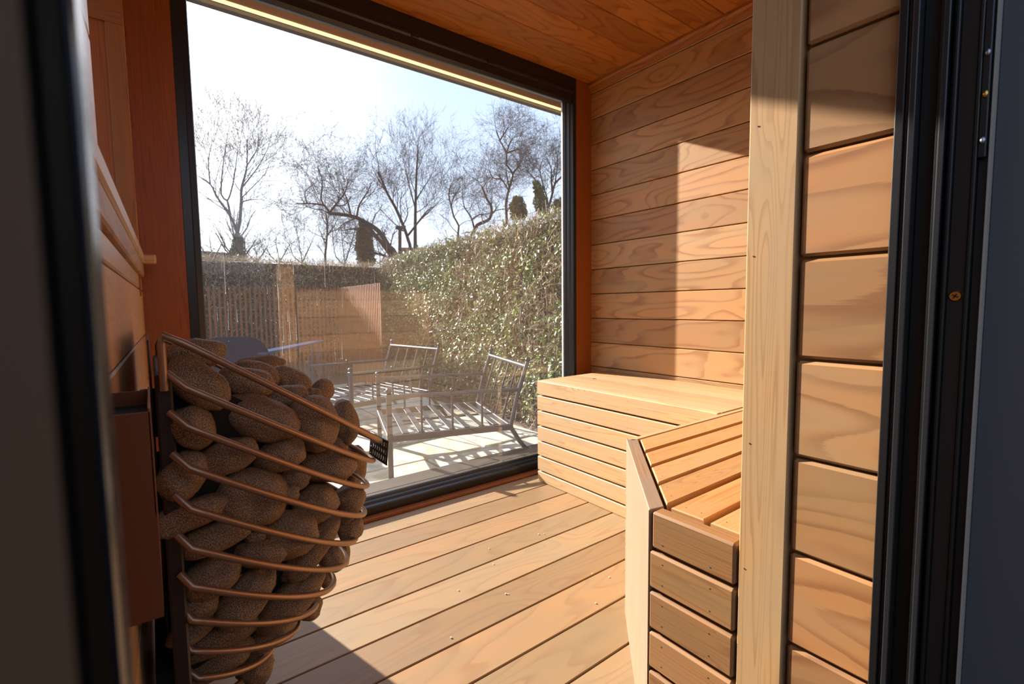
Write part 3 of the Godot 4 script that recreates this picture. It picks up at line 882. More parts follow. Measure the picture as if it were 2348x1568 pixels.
func build_heater() -> void:
	var h := thing("sauna_heater", "wall-hung sauna heater, a teardrop basket of bronze rods filled with stones", "sauna heater")
	# back panel and the plate that holds it off the wall
	boxed(h, "back_panel", Vector3(0.0005, 0.09, -1.275), Vector3(0.022, 0.8225, -0.885), M.bronze, 0.003, "dark bronze panel at the back of the heater")
	var plate := boxed(h, "wall_plate", Vector3(-0.0055, 0.05, -1.33), Vector3(-0.0035, 0.872, -0.955), M.bronze, 0.0, "thin upright mounting plate")
	for y in [0.16, 0.30, 0.43, 0.585, 0.72]:
		boxed(h, "spacer", Vector3(-0.024, y, -1.25), Vector3(0.007, y + 0.035, -0.93), M.core)
	# rods
	for i in RODS.size():
		var r: Array = RODS[i]
		var path := PackedVector3Array()
		if i == 0:
			path.append(Vector3(HX + 0.0015, 0.80, HZ + r[2] - 0.004))
			path.append(Vector3(HX + 0.0015, r[0] - 0.020, HZ + r[2] - 0.004))
			path.append(Vector3(HX + 0.004, r[0] - 0.006, HZ + r[2] - 0.004))
		else:
			path.append(Vector3(0.016, r[0] + 0.004, HZ + r[2] * 0.99 - 0.016))
		var n := 44
		for s in range(1, n):
			var t := PI * s / n
			var p := rod_point(r, t)
			if p.x < HX + 0.013: continue
			path.append(p)
		if i == 0:
			path.append(Vector3(HX + 0.004, r[0] - 0.030, HZ - r[2] + 0.004))
			path.append(Vector3(HX + 0.0015, r[0] - 0.044, HZ - r[2] + 0.004))
			path.append(Vector3(HX + 0.0015, 0.80, HZ - r[2] + 0.004))
		else:
			path.append(Vector3(0.016, r[0] + 0.004, HZ - r[2] * 0.99 + 0.016))
		var b := MB.new()
		b.tube(path, [0.0058], 10)
		part(h, "rod", b.done(), M.rod)
	# dark body added so the gaps between the stones read as shade
	var core := MB.new()
	var rows := 12
	var cols := 14
	for i in rows:
		for s in cols:
			var q := []
			for c in [[i, s], [i + 1, s], [i + 1, s + 1], [i, s + 1]]:
				var fi: float = (RODS.size() - 1.0) * (0.08 + 0.9 * c[0] / rows)
				var lo: Array = RODS[int(fi)]
				var hi: Array = RODS[mini(int(fi) + 1, RODS.size() - 1)]
				var r := []
				for k in 4: r.append(lerpf(lo[k], hi[k], fi - int(fi)))
				q.append(rod_point(r, PI * c[1] / cols, 0.74))
			var nr: Vector3 = (q[0] + q[2]) * 0.5 - Vector3(HX, q[0].y - 0.02, HZ)
			core.quad(q[0], q[1], q[2], q[3], nr.normalized())
	part(h, "dark_gap_core", core.done(), M.core)
	# stones that fill the heap behind the ones in front
	var fill := MB.new()
	for i in 34:
		var t := rng.randf_range(0.25, 0.95) * PI
		var k := rng.randf_range(0.25, 0.72)
		var p := rod_point(RODS[0], t, k)
		p.y -= rng.randf_range(0.050, 0.085)
		if t > 0.62 * PI: p.y += 0.012
		if p.x < 0.06: p.x = 0.06
		fill.ball(p, Vector3(rng.randf_range(0.030, 0.044), rng.randf_range(0.022, 0.030), rng.randf_range(0.028, 0.042)), 14, 10)
	part(h, "stone_fill", fill.done(), M.stone, Transform3D.IDENTITY, "stones deep in the heap", "stuff")
	# slotted badge plate at the nose
	var bp := Node3D.new()
	var nose := rod_point(RODS[0], PI * 0.5)
	var low := rod_point(RODS[1], PI * 0.5)
	var dn := (low - nose)
	dn = Vector3(dn.x * 0.2, dn.y, 0).normalized()
	var bb := MB.new()
	var hgt := nose.distance_to(low) + 0.014
	var basis := Basis(Vector3.BACK, -dn, Vector3.BACK.cross(-dn))
	var width := 0.10
	for s in [-1.0, 1.0]:
		bb.block(Vector3(0.006, hgt, 0.003), 0.0005, Vector2.ZERO, Transform3D(basis, basis * Vector3(s * width * 0.5, -hgt * 0.5 + 0.007, 0)))
	for yy in [0.0, 0.36, 0.66, 1.0]:
		bb.block(Vector3(width, 0.007, 0.003), 0.0005, Vector2.ZERO, Transform3D(basis, basis * Vector3(0, 0.004 - (hgt - 0.007) * yy, 0)))
	for k in 7:
		bb.block(Vector3(0.005, hgt, 0.003), 0.0005, Vector2.ZERO, Transform3D(basis, basis * Vector3((k - 3) * 0.0128, -hgt * 0.5 + 0.007, 0)))
	bp.free()
	part(h, "badge_plate", bb.done(), M.bronze, Transform3D(Basis.IDENTITY, nose + Vector3(0.006, 0, 0)), "small slotted plate at the nose of the top rods")
	# bracket near the floor
	boxed(h, "bracket", Vector3(-0.026, 0.07, -1.25), Vector3(0.008, 0.105, -0.93), M.bronze, 0.004)
	rebase(h, Vector3(0.0, 0.0, HZ))

	# control box on the wall, open at the top
	var cb := thing("control_box", "narrow bronze box with an open top fixed to the left wall beside the heater", "control box")
	boxed(cb, "front", Vector3(-0.0068, 0.603, -0.765), Vector3(-0.0048, 0.822, -0.598), M.box, 0.0005)
	boxed(cb, "end", Vector3(-0.046, 0.603, -0.600), Vector3(-0.0048, 0.818, -0.598), M.box)
	boxed(cb, "end", Vector3(-0.046, 0.603, -0.765), Vector3(-0.0048, 0.818, -0.763), M.box)
	boxed(cb, "bottom", Vector3(-0.046, 0.603, -0.764), Vector3(-0.006, 0.605, -0.599), M.box)
	boxed(cb, "inside", Vector3(-0.046, 0.606, -0.762), Vector3(-0.008, 0.800, -0.601), M.core)
	rebase(cb, Vector3(-0.026, 0.603, -0.68))
	build_stones()

func build_stones() -> void:
	var list := [
	["flat-topped stone highest at the wall end of the heater, under the top rim", 0.055, 0.845, -0.956, 0.0464, 0.0249, -4],
	["long stone slanting down beside the dark heater panel, under the top stone", 0.059, 0.797, -0.919, 0.0506, 0.0315, 42],
	["rounded stone crossed by the top rim, just right of the slanting long stone", 0.129, 0.787, -0.983, 0.0485, 0.0271, 15],
	["stone half hidden behind the rim, right of the highest stone", 0.165, 0.79, -1.056, 0.0413, 0.0234, 20],
	["thin flat stone at the back of the heap, against the window glass view", 0.183, 0.799, -1.157, 0.0482, 0.0181, -4],
	["smooth oval stone tilted right on the crest of the heap", 0.229, 0.771, -1.069, 0.042, 0.0246, 25],
	["small egg-shaped stone alone at the crest's right end", 0.305, 0.729, -1.133, 0.0263, 0.0295, 20],
	["stone wedged under the top rim in the middle of the heap", 0.202, 0.746, -0.999, 0.0451, 0.0256, -5],
	["largest upper stone, pear-shaped and leaning right between the two top rods", 0.147, 0.723, -0.948, 0.0696, 0.0398, 22],
	["tall blocky stone right of the big pear-shaped one, behind the second rod", 0.245, 0.695, -0.97, 0.0448, 0.0529, -15],
	["narrow upright stone beside the slotted badge plate", 0.315, 0.676, -1.014, 0.0279, 0.0485, -5],
	["upright egg stone by the dark panel, crossed by the third rod", 0.046, 0.734, -0.904, 0.0309, 0.0359, -20],
	["oval stone under the left end of the big pear-shaped one", 0.091, 0.675, -0.908, 0.045, 0.0271, -15],
	["oval stone under the right end of the big pear-shaped one", 0.178, 0.655, -0.933, 0.0435, 0.0296, -5],
	["stone jutting left over the panel edge, crossed by the fourth rod", 0.027, 0.662, -0.899, 0.0327, 0.0392, 25],
	["biggest squarish stone in the middle of the basket face", 0.124, 0.59, -0.94, 0.0651, 0.0529, 10],
	["wide stone right of centre above the third rod's bend", 0.265, 0.605, -0.979, 0.0572, 0.0349, 10],
	["small knob of stone below the badge plate's left side", 0.3, 0.631, -1.01, 0.0204, 0.0248, 0],
	["narrow stone at the far right bulge, half outlined against the glass", 0.386, 0.529, -1.166, 0.0276, 0.05, 0],
	["rounded stone right of the biggest squarish one", 0.24, 0.537, -0.967, 0.0444, 0.0396, -15],
	["lumpy stone with a dark hollow at the right bulge, fourth rod passing it", 0.318, 0.513, -1.007, 0.0304, 0.0297, -40],
	["little stone deep in the gap right of the biggest squarish one", 0.188, 0.577, -0.942, 0.0193, 0.0168, 0],
	["long low stone jutting left over the panel, under the jutting upright one", 0.031, 0.594, -0.9, 0.0536, 0.0242, -14],
	["long flat stone under the fifth rod beside the panel", 0.066, 0.543, -0.907, 0.0525, 0.0241, -8],
	["cube-like rounded stone below the biggest squarish one", 0.183, 0.5, -0.947, 0.0486, 0.0462, 0],
	["pointed stone at the right bulge below the lumpy hollow one", 0.319, 0.494, -1.015, 0.028, 0.0364, 25],
	["long stone slanting steeply beside the cube-like one, sixth rod across it", 0.233, 0.438, -0.987, 0.0783, 0.03, -48],
	["small round stone at the right edge above the sixth rod", 0.324, 0.445, -1.018, 0.0268, 0.0297, 0],
	["flat dark stone deep behind the sixth rod in the middle", 0.133, 0.49, -0.922, 0.0459, 0.0253, 12],
	["blocky stone at the left above the seventh rod", 0.062, 0.476, -0.918, 0.043, 0.0337, -5],
	["long stone slanting up to the right below the seventh rod's left half", 0.111, 0.413, -0.935, 0.0576, 0.0346, -48],
	["long sunward stone slanting up right at the seventh rod's right half", 0.194, 0.355, -0.979, 0.0688, 0.0331, -36],
	["stone tucked behind the long sunward one, low at the right", 0.234, 0.287, -1.046, 0.0277, 0.0319, -40],
	["shadowed egg stone at the left below the seventh rod", 0.04, 0.433, -0.922, 0.0302, 0.027, 0],
	["tapering stone at the left on the eighth rod", 0.027, 0.387, -0.935, 0.0369, 0.0217, -18],
	["wide dark stone lying behind the ninth rod", 0.071, 0.337, -0.971, 0.0677, 0.0292, -12],
	["stone low on the right side on the ninth rod", 0.154, 0.279, -1.01, 0.0423, 0.0256, -20],
	["wide stone near the basket bottom under the ninth rod", 0.063, 0.276, -1.002, 0.066, 0.0324, -8],
	["lowest stone at the tip of the basket", 0.127, 0.209, -1.034, 0.0311, 0.0349, -45],
	["sliver of stone at the extreme right edge on the sixth rod", 0.334, 0.346, -1.107, 0.0137, 0.029, 0],
	["narrow tilted stone at right between sixth and seventh rods", 0.274, 0.4, -1.0, 0.0217, 0.0312, -30],
	["narrow tilted stone at right below the seventh rod", 0.296, 0.291, -1.132, 0.0183, 0.0306, -30],
	["small stone in the gap above the flat dark one", 0.127, 0.518, -0.927, 0.0172, 0.0126, 0],
	["shadowed stone deep left of the biggest squarish one", 0.082, 0.632, -0.94, 0.0309, 0.0238, 0],
	["shadowed stone deep left under the slanting long stone", 0.077, 0.735, -0.962, 0.0239, 0.0263, 0],
	["shadowed stone deep behind the left of the seventh rod", 0.099, 0.446, -0.952, 0.0208, 0.0301, -40],
	["shadowed stone deep right of the two ovals", 0.196, 0.597, -0.962, 0.0342, 0.0263, 0],
	["small shadowed stone deep behind the eighth rod", 0.096, 0.364, -0.962, 0.0211, 0.0188, 0],
	["small stone deep below the egg-shaped crest stone", 0.267, 0.733, -1.062, 0.0192, 0.0163, 0],
	]
	var lump := FastNoiseLite.new()
	lump.frequency = 1.0
	lump.fractal_octaves = 2
	for k in list.size():
		var s: Array = list[k]
		var c := Vector3(s[1], s[2], s[3])
		var view := (c - EYE).normalized()
		var right := view.cross(Vector3.UP).normalized()
		var up := right.cross(view)
		var a := deg_to_rad(-s[6])
		var bx := right * cos(a) + up * sin(a)
		var by := -right * sin(a) + up * cos(a)
		var rz := minf(s[4], s[5]) * 0.98
		lump.seed = 40 + k
		var b := MB.new()
		var nu := 26
		var nv := 18
		var grid := []
		var sq := rng.randf_range(0.80, 0.92)
		for j in nv + 1:
			var row := []
			for i in nu:
				var th := PI * j / nv
				var ph := TAU * i / nu
				var d := Vector3(sin(th) * cos(ph), sin(th) * sin(ph), cos(th))
				var m := pow(pow(absf(d.x), 2.0 / sq) + pow(absf(d.y), 2.0 / sq) + pow(absf(d.z), 2.0 / sq), -sq / 2.0)
				var w := 1.0 + 0.16 * lump.get_noise_3dv(d * 0.75) + 0.05 * lump.get_noise_3dv(d * 2.1 + Vector3(7, 3, 1))
				w *= 1.0 + 0.10 * d.x * (0.5 if k % 2 == 0 else -0.5)
				row.append(Vector3(d.x * s[4], d.y * s[5], d.z * rz) * m * w)
			grid.append(row)
		var nrm := []
		for j in nv + 1:
			var row := []
			for i in nu:
				var p: Vector3 = grid[j][(i + 1) % nu] - grid[j][(i + nu - 1) % nu]
				var q: Vector3 = grid[mini(j + 1, nv)][i] - grid[maxi(j - 1, 0)][i]
				var nr := p.cross(q)
				if j == 0: nr = Vector3(0, 0, 1)
				if j == nv: nr = Vector3(0, 0, -1)
				if nr.dot(grid[j][i]) < 0.0: nr = -nr
				row.append(nr.normalized())
			nrm.append(row)
		for j in nv:
			for i in nu:
				var i2 := (i + 1) % nu
				if j > 0: b.tri(grid[j][i], grid[j][i2], grid[j + 1][i2], nrm[j][i], nrm[j][i2], nrm[j + 1][i2])
				if j < nv - 1: b.tri(grid[j][i], grid[j + 1][i2], grid[j + 1][i], nrm[j][i], nrm[j + 1][i2], nrm[j + 1][i])
		var o := MeshInstance3D.new()
		o.name = numbered("sauna_stone")
		o.mesh = b.done()
		o.material_override = M.stone
		o.transform = Transform3D(Basis(bx, by, bx.cross(by)), c)
		add_child(o)
		tag(o, s[0], "stone", "stones in the heater basket")

# ---------------------------------------------------------------- outside: eave with its light strip
func build_eave() -> void:
	var e := struct("trim_2", "roof overhang outside the window with a timber soffit")
	board(e, "soffit", Vector3(1.0, 2.262, -2.30), Vector3.RIGHT, Vector3.DOWN, Vector3(4.2, 0.42, 0.02), M.soffit, 0.0)
	boxed(e, "fascia", Vector3(-1.1, 2.229, -2.545), Vector3(3.1, 2.40, -2.512), M.fascia)
	boxed(e, "roof_deck", Vector3(-1.1, 2.273, -2.512), Vector3(3.1, 2.40, -2.10), M.fascia)
	var l := thing("light_strip", "thin warm light strip glowing under the eave above the window", "light strip")
	boxed(l, "diffuser", Vector3(-1.0, 2.2475, -2.510), Vector3(3.0, 2.2535, -2.484), M.led)
	boxed(l, "channel", Vector3(-1.0, 2.2535, -2.511), Vector3(3.0, 2.272, -2.483), M.fascia)
	var lamp := AreaLight3D.new()
	lamp.name = "strip_light"
	lamp.area_size = Vector2(3.9, 0.024)
	lamp.light_color = Color(1.0, 0.82, 0.56)
	lamp.light_energy = 0.12
	lamp.light_size = 0.02
	lamp.shadow_enabled = true
	lamp.transform = Transform3D(Basis(Vector3.RIGHT, -PI / 2), Vector3(1.0, 2.2465, -2.497))
	l.add_child(lamp)
	rebase(l, Vector3(1.0, 2.26, -2.497))

# ---------------------------------------------------------------- patio and ground
func build_patio() -> void:
	var g := struct("ground", "garden soil round the patio")
	boxed(g, "soil", Vector3(-40, OUT - 0.4, -60), Vector3(60, OUT - 0.035, 40), M.soil)
	var led := struct("trim_3", "grey timber ledge outside the window")
	for k in 2:
		var za := -2.10 - k * 0.138
		board(led, "plank", Vector3(1.0, 0.000, za - 0.067), Vector3.RIGHT, Vector3.UP, Vector3(4.2, 0.133, 0.03), M.ledge, 0.003)
	boxed(led, "riser", Vector3(-1.1, OUT - 0.05, -2.36), Vector3(3.1, -0.016, -2.10), M.fascia)
	var p := struct("patio", "pale sandstone patio outside the window")
	boxed(p, "mortar", Vector3(-2.2, OUT - 0.06, -6.3), Vector3(2.52, OUT - 0.012, -2.30), M.mortar)
	var z := -2.36
	var row := 0
	var r2 := RandomNumberGenerator.new()
	r2.seed = 5
	while z > -6.2:
		var d: float = [0.56, 0.42, 0.60, 0.45, 0.58][row % 5]
		var x: float = -2.15 + [0.0, -0.3, -0.12, -0.4, -0.2][row % 5]
		while x < 2.5:
			var w: float = [0.86, 0.58, 0.72, 0.44, 0.9][r2.randi() % 5]
			var x1 := minf(x + w, 2.5)
			if x1 - x > 0.1:
				var j := 0.009
				var q := PackedVector2Array([Vector2(x + j, z - j), Vector2(x1 - j, z - j), Vector2(x1 - j, z - d + j), Vector2(x + j, z - d + j)])
				for i in 4: q[i] += Vector2(r2.randf_range(-0.006, 0.006), r2.randf_range(-0.006, 0.006))
				var b := MB.new()
				b.plan(q, OUT - 0.05, OUT + r2.randf_range(-0.003, 0.003), 0.006)
				part(p, "paving_slab", b.done(), M["slab%d" % (r2.randi() % 3)])
			x += w
		z -= d
		row += 1
	# the world behind the eye
	var back := struct("path", "paving outside the door")
	boxed(back, "slab", Vector3(-1.5, -0.10, 0.36), Vector3(2.5, -0.03, 3.0), M.soil)
	var added_wall := struct("wall_added", "grey wall added unseen behind the eye to darken the window reflection")  # added out of view to darken the glass and cut low sky light
	for k in 9:
		boxed(added_wall, "panel", Vector3(-3.0 + k * 0.75, OUT, 2.30), Vector3(-3.0 + k * 0.75 + 0.742, 1.75, 2.40), M.added_wall, 0.004)

# ---------------------------------------------------------------- metal garden chairs
func make_chair() -> Node3D:
	var c := thing("garden_chair", "grey metal garden armchair without cushions, nearer the window glass", "chair", Vector3.ZERO, 0.0, "grey metal armchairs on the patio")
	var D := 0.775
	var W := 0.80
	var sh := 0.262
	var ah := 0.505
	var m: Material = M.chair
	var frame := MB.new()
	for z in [0.0, -W]:
		frame.block(Vector3(D + 0.03, 0.040, 0.028), 0.003, Vector2.ZERO, Transform3D(Basis.IDENTITY, Vector3(D * 0.5, sh - 0.02, z)))
	for x in [0.0, D]:
		frame.block(Vector3(0.030, 0.040, W), 0.003, Vector2.ZERO, Transform3D(Basis.IDENTITY, Vector3(x, sh - 0.02, -W * 0.5)))
	part(c, "seat_frame", frame.done(), m)
	var sm := MB.new()
	sm.block(Vector3(0.040, 0.006, W - 0.02), 0.001)
	var slat := sm.done()
	for i in 7:
		part(c, "seat_slat", slat, m, Transform3D(Basis.IDENTITY, Vector3(D * (i + 1) / 8.0, sh + 0.002, -W * 0.5)))
	var mid := MB.new()
	mid.tube(PackedVector3Array([Vector3(0, sh - 0.012, -W * 0.5), Vector3(D, sh - 0.012, -W * 0.5)]), [0.008], 8)
	part(c, "seat_bar", mid.done(), m)
	for z in [0.0, -W]:
		var lg := MB.new()
		lg.block(Vector3(0.030, ah + 0.012, 0.030), 0.002, Vector2.ZERO, Transform3D(Basis.IDENTITY, Vector3(0, (ah + 0.012) * 0.5, z)))
		lg.ball(Vector3(0, ah + 0.028, z), Vector3(0.020, 0.020, 0.020), 12, 8)
		part(c, "front_leg", lg.done(), m)
		var bl := MB.new()
		var s := -1.0 if z < -0.1 else 1.0
		bl.tube(PackedVector3Array([Vector3(D + 0.17, 0, z + s * 0.03), Vector3(D + 0.06, 0.14, z + s * 0.01), Vector3(D, sh - 0.02, z)]), [0.015], 8)
		part(c, "back_leg", bl.done(), m)
		var ar := MB.new()
		ar.tube(PackedVector3Array([Vector3(0, ah - 0.005, z), Vector3(D * 0.5, ah - 0.012, z), Vector3(D + 0.062, ah - 0.02, z)]), [0.0125], 8)
		for k in [1, 2, 3]:
			var x: float = D * k / 4.0
			ar.tube(PackedVector3Array([Vector3(x, sh - 0.01, z), Vector3(x, ah - 0.012, z)]), [0.0075], 6)
		ar.ball(Vector3(D * 0.5, ah + 0.012, z), Vector3(0.013, 0.013, 0.013), 10, 6)
		part(c, "armrest", ar.done(), m)
	var bk := MB.new()
	var top := Vector3(D + 0.115, 0.635, 0)
	for z in [0.0, -W]:
		bk.tube(PackedVector3Array([Vector3(D, sh - 0.02, z), Vector3(D + 0.055, 0.46, z), Vector3(top.x + 0.01, top.y + 0.03, z)]), [0.0145], 8)
		bk.ball(Vector3(top.x + 0.012, top.y + 0.045, z), Vector3(0.018, 0.018, 0.018), 10, 6)
	bk.tube(PackedVector3Array([Vector3(top.x, top.y, 0), Vector3(top.x, top.y, -W)]), [0.015], 8)
	for k in [1, 2, 3, 4]:
		var z: float = -W * k / 5.0
		bk.tube(PackedVector3Array([Vector3(D, sh, z), Vector3(D + 0.055, 0.46, z), Vector3(top.x, top.y, z)]), [0.007], 6)
	part(c, "backrest", bk.done(), m)
	return c

func build_chairs() -> void:
	var a := make_chair()
	a.position = Vector3(1.12, OUT, -2.725)
	a.rotation.y = deg_to_rad(-17.0)
	var b: Node3D = a.duplicate()
	b.name = numbered("garden_chair")
	add_child(b)
	b.position = Vector3(1.27, OUT, -3.86)
	b.rotation.y = deg_to_rad(9.4)
	b.set_meta("label", "grey metal garden armchair standing farther out, by the slatted fence return")

# ---------------------------------------------------------------- hedges
func leaf_mesh() -> ArrayMesh:
	var b := MB.new()
	var L := 0.019
	var W := 0.0105
	var pts := [Vector3(0, 0, -L), Vector3(W, 0.003, 0), Vector3(0, 0, L), Vector3(-W, 0.003, 0)]
	b.tri(pts[0], pts[1], pts[2], Vector3(-0.35, 0.9, 0), Vector3(-0.35, 0.9, 0), Vector3(-0.35, 0.9, 0))
	b.tri(pts[0], pts[2], pts[3], Vector3(0.35, 0.9, 0), Vector3(0.35, 0.9, 0), Vector3(0.35, 0.9, 0))
	return b.done()

func stick_mesh() -> ArrayMesh:
	var b := MB.new()
	b.tube(PackedVector3Array([Vector3(0, 0, -0.06), Vector3(0.008, 0, 0.0), Vector3(0, 0.004, 0.06)]), [0.0022, 0.002, 0.001], 3, false)
	return b.done()

func any_turn(r: RandomNumberGenerator) -> Basis:
	return Basis.from_euler(Vector3(r.randf() * TAU, r.randf() * TAU, r.randf() * TAU))

# a clipped hedge: base line a to b, the clipped face on its left hand side looking towards `face`
func hedge(label: String, a: Vector3, b: Vector3, face: Vector3, height: float, deep: float, n_leaf: int, n_stick: int, green: float, sd: int, bare_top: float) -> void:
	var h := thing("hedge", label, "hedge")
	var along := (b - a)
	var L := along.length()
	along /= L
	var bump := FastNoiseLite.new()
	bump.frequency = 1.0
	bump.fractal_octaves = 3
	bump.seed = sd
	# rough opaque core
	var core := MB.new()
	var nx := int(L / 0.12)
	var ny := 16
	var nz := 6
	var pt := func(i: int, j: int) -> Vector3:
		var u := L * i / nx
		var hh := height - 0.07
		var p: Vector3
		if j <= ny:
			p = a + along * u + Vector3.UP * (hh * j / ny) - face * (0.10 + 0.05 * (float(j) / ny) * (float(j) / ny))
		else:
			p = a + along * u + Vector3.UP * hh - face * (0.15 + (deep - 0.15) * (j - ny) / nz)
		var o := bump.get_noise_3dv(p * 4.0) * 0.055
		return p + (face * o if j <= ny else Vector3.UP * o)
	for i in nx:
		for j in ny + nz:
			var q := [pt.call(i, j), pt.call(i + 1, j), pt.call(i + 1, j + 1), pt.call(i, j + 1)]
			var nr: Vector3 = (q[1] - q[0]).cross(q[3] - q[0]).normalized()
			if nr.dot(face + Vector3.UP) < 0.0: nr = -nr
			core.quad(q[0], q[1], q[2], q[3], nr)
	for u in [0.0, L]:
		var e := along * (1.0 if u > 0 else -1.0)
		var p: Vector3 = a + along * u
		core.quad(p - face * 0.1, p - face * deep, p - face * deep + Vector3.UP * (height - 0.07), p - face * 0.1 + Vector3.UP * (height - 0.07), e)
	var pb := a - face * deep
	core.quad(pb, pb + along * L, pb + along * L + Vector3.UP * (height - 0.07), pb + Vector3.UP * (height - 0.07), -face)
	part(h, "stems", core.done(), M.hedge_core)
	var r := RandomNumberGenerator.new()
	r.seed = sd
	for pass_ in 2:
		var places := []
		var cols := PackedColorArray()
		var n := n_leaf if pass_ == 0 else n_stick
		for k in n:
			var u := r.randf() * L
			var on_top := r.randf() < deep / (deep + height) * 0.7
			var yy := r.randf() * height
			var p: Vector3
			if on_top:
				p = a + along * u + Vector3.UP * (height + r.randf_range(-0.10, 0.015)) - face * r.randf() * deep
			else:
				p = a + along * u + Vector3.UP * yy - face * (0.05 * (yy / height) * (yy / height) + r.randf_range(-0.02, 0.11))
			var o := bump.get_noise_3dv(p * 4.0)
			p += (Vector3.UP if on_top else face) * o * 0.055
			if pass_ == 0:
				var patch := bump.get_noise_3dv(p * 1.7 + Vector3(9, 0, 0))
				if patch < -0.12 and r.randf() < 0.75: continue
				if (on_top or yy > height * 0.86) and r.randf() < bare_top: continue
				if yy < height * 0.16 and r.randf() < 0.6: continue
				# leaves mostly face outwards and up
				var nrm := (face * r.randf_range(0.2, 1.0) + Vector3.UP * r.randf_range(0.1, 0.9) + Vector3(r.randf_range(-0.7, 0.7), r.randf_range(-0.5, 0.5), r.randf_range(-0.7, 0.7))).normalized()
				var x := nrm.cross(Vector3(r.randf_range(-1, 1), r.randf_range(-1, 1), r.randf_range(-1, 1))).normalized()
				places.append(Transform3D(Basis(x, nrm, x.cross(nrm)) * (r.randf_range(0.65, 1.35)), p))
				var g := r.randf()
				var c := Color(0.075, 0.135, 0.035).lerp(Color(0.27, 0.33, 0.08), g)
				if r.randf() < 0.08: c = Color(0.36, 0.38, 0.08)
				cols.append(c * green)
			else:
				var dirb := any_turn(r)
				places.append(Transform3D(dirb * r.randf_range(0.5, 1.3), p))
				var g2 := r.randf()
				cols.append((Color(0.13, 0.085, 0.045).lerp(Color(0.42, 0.30, 0.18), g2)) * (1.0 if green > 0.95 else 1.35))
		if pass_ == 0:
			scatter(h, "leaves", leaf_mesh(), M.leaf, places, cols)
		else:
			scatter(h, "twigs", stick_mesh(), M.stick, places, cols)
	rebase(h, (a + b) * 0.5)

func build_hedges() -> void:
	hedge("tall clipped hedge with small shiny sunlit leaves along the right side", Vector3(2.47, OUT, -2.2), Vector3(3.02, OUT, -7.7), Vector3(-0.995, 0, -0.10), 1.80, 0.9, 46000, 18000, 1.0, 21, 0.45)
	hedge("brown clipped hedge in shade across the far end, behind the picket fence", Vector3(-6.0, OUT, -7.62), Vector3(3.2, OUT, -7.62), Vector3(0, 0, 1), 1.76, 0.8, 12000, 24000, 0.9, 33, 0.75)

# ---------------------------------------------------------------- fences
func build_fences() -> void:
	var pick_ := MB.new()
	pick_.block(Vector3(1.24, 0.027, 0.015), 0.002)
	var mesh := pick_.done()
	var up := Basis(Vector3.UP, Vector3.LEFT, Vector3.BACK)
	var f := thing("picket_fence", "brown picket fence of thin upright slats standing before the far hedge", "fence", Vector3(0.4, OUT, -7.1))
	for i in 62:
		part(f, "picket", mesh, M.picket, Transform3D(up, Vector3(-1.75 + i * 0.0575, 0.70 + rng.randf_range(-0.006, 0.006), 0)))
	for y in [0.30, 0.98]:
		boxed(f, "rail", Vector3(-1.78, y, -0.045), Vector3(1.78, y + 0.035, -0.010), M.rail)
	var g := thing("picket_fence", "sunlit return of the picket fence turning towards the house at the right hedge", "fence", Vector3(2.19, OUT, -6.3))
	var side := Basis(Vector3.UP, Vector3.BACK, Vector3.RIGHT)
	for i in 29:
		part(g, "picket", mesh, M.picket, Transform3D(side, Vector3(0, 0.70, -0.79 + i * 0.0575)))
	for y in [0.30, 0.98]:
		boxed(g, "rail", Vector3(0.010, y, -0.8), Vector3(0.045, y + 0.035, 0.84), M.rail)

